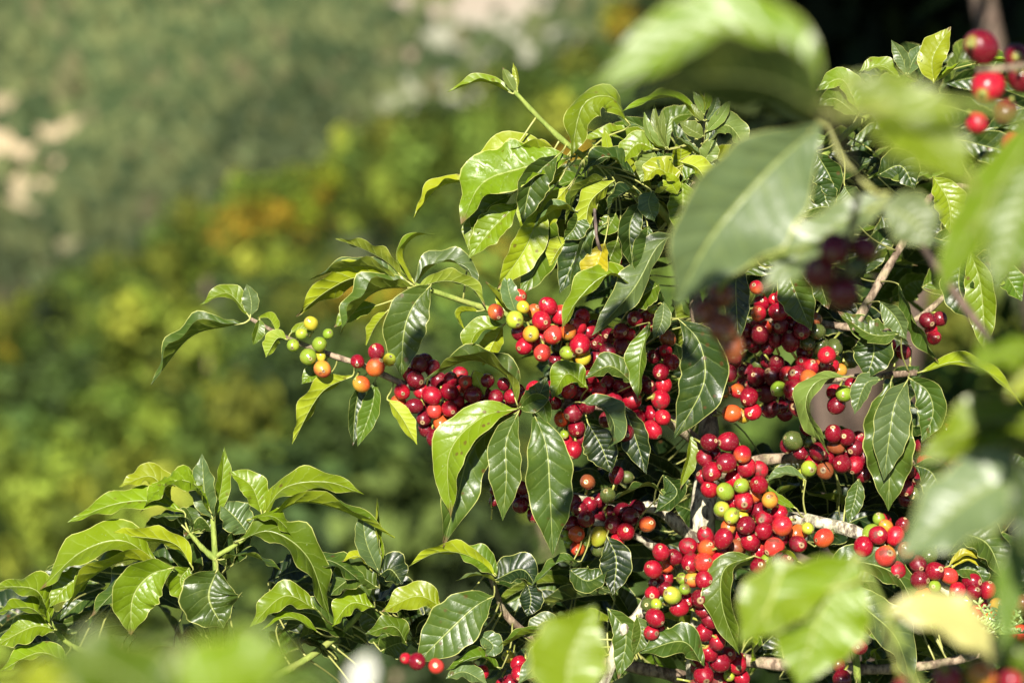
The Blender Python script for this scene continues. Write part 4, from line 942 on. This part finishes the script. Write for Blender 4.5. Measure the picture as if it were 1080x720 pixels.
for px, py, rx, ry, col, st in ((22, 150, 90, 76, (.44, .35, .21), .97), (15, 215, 40, 24, (.30, .25, .15), .6), (125, 200, 22, 20, (.30, .25, .15), .6), (60, 260, 30, 16, (.28, .24, .14), .5),
        (525, 35, 125, 80, (.28, .28, .21), .85), (480, 5, 120, 24, (.33, .27, .21), .85), (455, 120, 80, 34, (.28, .29, .19), .7),
        (425, 62, 26, 9, (.28, .17, .13), .5), (395, 20, 28, 9, (.28, .17, .13), .5), (350, 60, 22, 9, (.38, .28, .2), .6), (120, 15, 12, 26, (.30, .15, .10), .6), (30, 10, 40, 14, (.26, .22, .14), .5), (375, 100, 18, 9, (.36, .22, .16), .5)):
    q = hit(px, py); s = K*q.y
    PATCHES.append((q.x, q.y, rx*s, max(2, ry*s/.49), col, st))
mbt = MB(); v_, f_ = terrain_mesh(); mbt.add([Vector(p) for p in v_], f_)
to = mbt.build('ground', ground_material(), origin=Vector((0, 0, 0))); to['kind'] = 'structure'

# coffee shrubs on the near slope
def shrub_mesh(seed, pal, n=1500, leaf=.085):
    rg = random.Random(seed); mb = MB()
    lobes = [(Vector((rg.uniform(-.62, .62), rg.uniform(-.62, .62), rg.uniform(.5, 1.75))), rg.uniform(.22, .46), (lambda g_, c_: tuple(q*g_ for q in c_))(rg.choice((.65, 1.1, 1.5, 1.9)), rg.choice(pal))) for _ in range(15)]
    for k in range(n):
        c, r, lc = rg.choice(lobes)
        d = Vector((rg.gauss(0, 1), rg.gauss(0, 1), rg.gauss(0, 1))).normalized(); p = c+d*r*rg.uniform(.6, 1.08)
        if p.z < .12: continue
        nrm = (d+Vector((rg.uniform(-.8, .8), rg.uniform(-.8, .8), rg.uniform(0, 1.0)))).normalized()
        a = nrm.orthogonal().normalized(); a = (a*math.cos(k)+nrm.cross(a)*math.sin(k)); b = nrm.cross(a)
        l = leaf*rg.uniform(.7, 1.4); w = l*.42
        col = lc; j = rg.uniform(.7, 1.3)
        mb.add([p-a*l, p-b*w+nrm*.01, p+a*l-nrm*.03, p+b*w+nrm*.01], [(0, 1, 2), (0, 2, 3)], tone=tuple(q*j for q in col))
    return mb
GR = [(.036, .066, .012), (.075, .118, .016), (.120, .160, .018), (.058, .096, .014)]
LI = [(.120, .165, .018), (.160, .200, .022), (.050, .082, .012), (.195, .215, .024)]
YE = [(.27, .18, .014), (.22, .18, .016), (.11, .14, .016), (.08, .11, .012), (.08, .11, .012), (.14, .18, .012), (.05, .08, .01)]
DK = [(.022, .040, .010), (.04, .065, .014), (.07, .10, .02)]
TK = [(.008, .016, .005), (.015, .028, .008), (.05, .07, .016)]  # near-black tones put the trees' deep shade into the leaf colour
KINDS_ = [('GR', GR, 'mid-green coffee shrub, one of many hardly distinguishable on the slope behind'), ('LI', LI, 'lime-green coffee shrub on the blurred slope behind'), ('YE', YE, 'coffee shrub with orange and yellow leaves on the blurred slope behind'), ('DK', DK, 'dark green coffee shrub on the blurred slope behind')]
PROTO = {}
for key, pal, lab in KINDS_:
    for v in range(2):
        r0 = thing('coffee_shrub', lab, 'shrub', (0, 0, 0), 'coffee shrubs on the near slope')
        cr = shrub_mesh(hash(key) % 97 if False else (ord(key[0])*7+v), pal).build('crown', CROWN, r0, origin=Vector((0, 0, 0)))
        tb = MB(); tube(tb, [Vector((0, 0, -.1)), Vector((.02, .01, .5)), Vector((.0, -.02, 1.2))], [.05, .04, .02], 7)
        tk = tb.build('trunk', TWIGBARK, r0, origin=Vector((0, 0, 0)))
        PROTO[(key, v)] = [r0, cr, tk, False]
def put_shrub(key, v, p, s, rz, label=None):
    pr = PROTO[(key, v)]
    if not pr[3]:
        r = pr[0]; pr[3] = True
    else:
        r = pr[0].copy(); C.objects.link(r)
        for ch in pr[1:3]:
            c = ch.copy(); C.objects.link(c); c.parent = r
    r.location = p; r.scale = (s, s, s*random.uniform(.9, 1.1)); r.rotation_euler = (0, 0, rz)
    if label: r['label'] = label
    return r
rg = random.Random(77); cnt = 0
y = 11.0
while y < 84:
    step = 1.75+.017*y; hw = y*.182+1.2; x = -hw+rg.uniform(0, 1)
    while x < hw:
        xx, yy = x+rg.uniform(-.4, .4), y+rg.uniform(-.5, .5)
        z = ground_z(xx, yy)
        px = 540+xx/yy/K; ang = math.degrees(math.atan2(z+1.9-CAM.z, yy)); py = 360-(math.tan(R(ang-PITCH)))/K
        if py < 800 and py > -60 and z > -13:
            u = rg.random()
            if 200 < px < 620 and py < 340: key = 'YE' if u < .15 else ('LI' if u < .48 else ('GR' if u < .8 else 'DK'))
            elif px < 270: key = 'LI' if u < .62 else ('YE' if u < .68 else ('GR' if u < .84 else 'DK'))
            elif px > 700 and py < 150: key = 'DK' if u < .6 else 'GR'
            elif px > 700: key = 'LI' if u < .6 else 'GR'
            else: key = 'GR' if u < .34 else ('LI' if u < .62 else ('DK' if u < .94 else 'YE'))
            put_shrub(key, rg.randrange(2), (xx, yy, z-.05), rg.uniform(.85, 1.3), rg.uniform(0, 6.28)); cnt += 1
        x += step*rg.uniform(.8, 1.25)
    y += step*rg.uniform(.9, 1.1)
for k, pr in PROTO.items():
    if not pr[3]:
        for o in pr[:3]: bpy.data.objects.remove(o)
print('SHRUBS', cnt)

# the opposite hillside: countless shrubs that read as one mass
def far_mass():
    rg = random.Random(5); mb = MB(); n = 0
    base_v = [Vector(v) for v in ((0, 0, 1), (.9, 0, .3), (.28, .85, .3), (-.72, .53, .3), (-.72, -.53, .3), (.28, -.85, .3), (.8, .5, -.4), (-.3, .9, -.4), (-.95, 0, -.4), (-.3, -.9, -.4), (.8, -.5, -.4))]
    base_f = [(0, 1, 2), (0, 2, 3), (0, 3, 4), (0, 4, 5), (0, 5, 1), (1, 6, 2), (2, 6, 7), (2, 7, 3), (3, 7, 8), (3, 8, 4), (4, 8, 9), (4, 9, 5), (5, 9, 10), (5, 10, 1), (1, 10, 6)]
    for _ in range(26000):
        y = rg.uniform(118, 275); x = rg.uniform(-.24, .24)*y
        bare = False
        for (cx, cy, rx, ry, col, st) in PATCHES:
            if ((x-cx)/rx)**2+((y-cy)/ry)**2 < 1.0 and rg.random() < st*.86*min(1, 1.9*(1.05-((x-cx)/rx)**2-((y-cy)/ry)**2)): bare = True; break
        if bare: continue
        z = ground_z(x, y); s = rg.uniform(.45, 1.15)
        big = mn.noise(Vector((x*.05, y*.03, 2)))
        if rg.random() < .25 - big: continue
        u = rg.random()
        col = (.036, .058, .020) if u < .3 else ((.064, .088, .032) if u < .68 else ((.105, .125, .045) if u < .92 else (.105, .105, .045)))
        j = (.85+.7*max(-.5, min(.7, big+.3*mn.noise(Vector((x*.25, y*.12, 7))))))
        mb.add([Vector((x, y, z+.3*s))+Vector((v.x*s*rg.uniform(.8, 1.3), v.y*s*rg.uniform(.8, 1.3), v.z*s*rg.uniform(.8, 1.5))) for v in base_v], base_f, tone=tuple(q*j for q in col))
        n += 1
    return mb
fm = far_mass().build('far_shrubbery', CROWN, origin=Vector((0, 0, 0))); fm['kind'] = 'stuff'

# trees close behind at the upper right, leaf colour darkened for their shade
def big_tree(label, x, y, h, rad, seed, pal=DK, n=3800):
    rg = random.Random(seed); z0 = ground_z(x, y)
    r0 = thing('shade_tree', label, 'tree', (x, y, z0), 'dark trees behind the coffee')
    mb = MB(); lobes = [(Vector((rg.uniform(-1, 1)*rad*.7, rg.uniform(-1, 1)*rad*.7, h*rg.uniform(.68, .98))), rad*rg.uniform(.3, .5)) for _ in range(16)]
    for k in range(n):
        c, r = rg.choice(lobes); d = Vector((rg.gauss(0, 1), rg.gauss(0, 1), rg.gauss(0, 1))).normalized(); p = Vector((x, y, z0))+c+d*r*rg.uniform(.5, 1.05)
        nrm = (d+Vector((rg.uniform(-1, 1), rg.uniform(-1, 1), rg.uniform(-.2, 1.0)))).normalized(); a = nrm.orthogonal().normalized(); a = a*math.cos(k)+nrm.cross(a)*math.sin(k); b = nrm.cross(a)
        l = rg.uniform(.07, .13); w = l*.4; col = rg.choice(pal); j = rg.uniform(.5, 1.2)
        mb.add([p-a*l, p-b*w, p+a*l, p+b*w], [(0, 1, 2), (0, 2, 3)], tone=tuple(q*j for q in col))
    mb.build('crown', CROWN, r0)
    tb = MB(); sp, _ = smooth_path([Vector((x, y, z0-.2)), Vector((x+.1, y, z0+h*.4)), Vector((x-.1, y+.1, z0+h*.85))], 14); tube(tb, sp, [.065-.003*i for i in range(14)], 10, knots=.2)
    for k in range(7):
        c, r = lobes[k]; s = sp[5+k % 7]; q = Vector((x, y, z0))+c; tube(tb, [s, s.lerp(q, .5)+Vector((0, 0, .1)), q], [.05, .035, .015], 7)
    tb.build('trunk', DARKTWIG, r0)
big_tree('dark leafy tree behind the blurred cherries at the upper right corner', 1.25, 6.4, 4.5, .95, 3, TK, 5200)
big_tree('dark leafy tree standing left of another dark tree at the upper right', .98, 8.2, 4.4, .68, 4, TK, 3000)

# ================================================================== LIGHT AND CAMERA
SUN_EL, SUN_AZ = 32.0, -8.0      # degrees above the horizon; left of straight behind the viewer
w = bpy.data.worlds.new('World'); sc.world = w; w.use_nodes = True
nt = w.node_tree; nt.nodes.clear()
sky = N(nt, 'ShaderNodeTexSky'); sky.sky_type = 'NISHITA'; sky.sun_disc = False
sky.sun_elevation = R(SUN_EL); sky.altitude = 2000; sky.air_density = .6; sky.dust_density = .15
bg = N(nt, 'ShaderNodeBackground', i={'Strength': .05}); lk(nt, sky.outputs[0], bg.inputs[0])
ow = N(nt, 'ShaderNodeOutputWorld'); lk(nt, bg.outputs[0], ow.inputs[0])
# unit vector towards the sun
sv = Vector((math.sin(R(SUN_AZ))*math.cos(R(SUN_EL)), -math.cos(R(SUN_AZ))*math.cos(R(SUN_EL)), math.sin(R(SUN_EL))))
sky.sun_rotation = math.atan2(sv.x, sv.y)
ld = bpy.data.lights.new('sun', 'SUN'); ld.energy = 5.0; ld.angle = R(.53); ld.color = (1.0, .94, .84)
lo = bpy.data.objects.new('sun', ld); C.objects.link(lo); lo.rotation_euler = sv.to_track_quat('Z', 'Y').to_euler(); lo.location = (0, -5, 8)

cd = bpy.data.cameras.new('camera'); cd.lens = 100; cd.sensor_width = 36; cd.sensor_fit = 'HORIZONTAL'; cd.clip_start = .05; cd.clip_end = 2000
cd.dof.use_dof = True; cd.dof.focus_distance = 2.235; cd.dof.aperture_fstop = 5.8; cd.dof.aperture_blades = 0
co = bpy.data.objects.new('camera', cd); C.objects.link(co); co.location = CAM; co.rotation_euler = (R(90+PITCH), 0, 0); sc.camera = co

sc.view_settings.view_transform = 'Standard'; sc.view_settings.look = 'None'; sc.view_settings.gamma = 1; sc.view_settings.exposure = 1.12
sc.render.engine = 'CYCLES'; sc.cycles.use_denoising = True; sc.cycles.max_bounces = 6; sc.cycles.transparent_max_bounces = 4
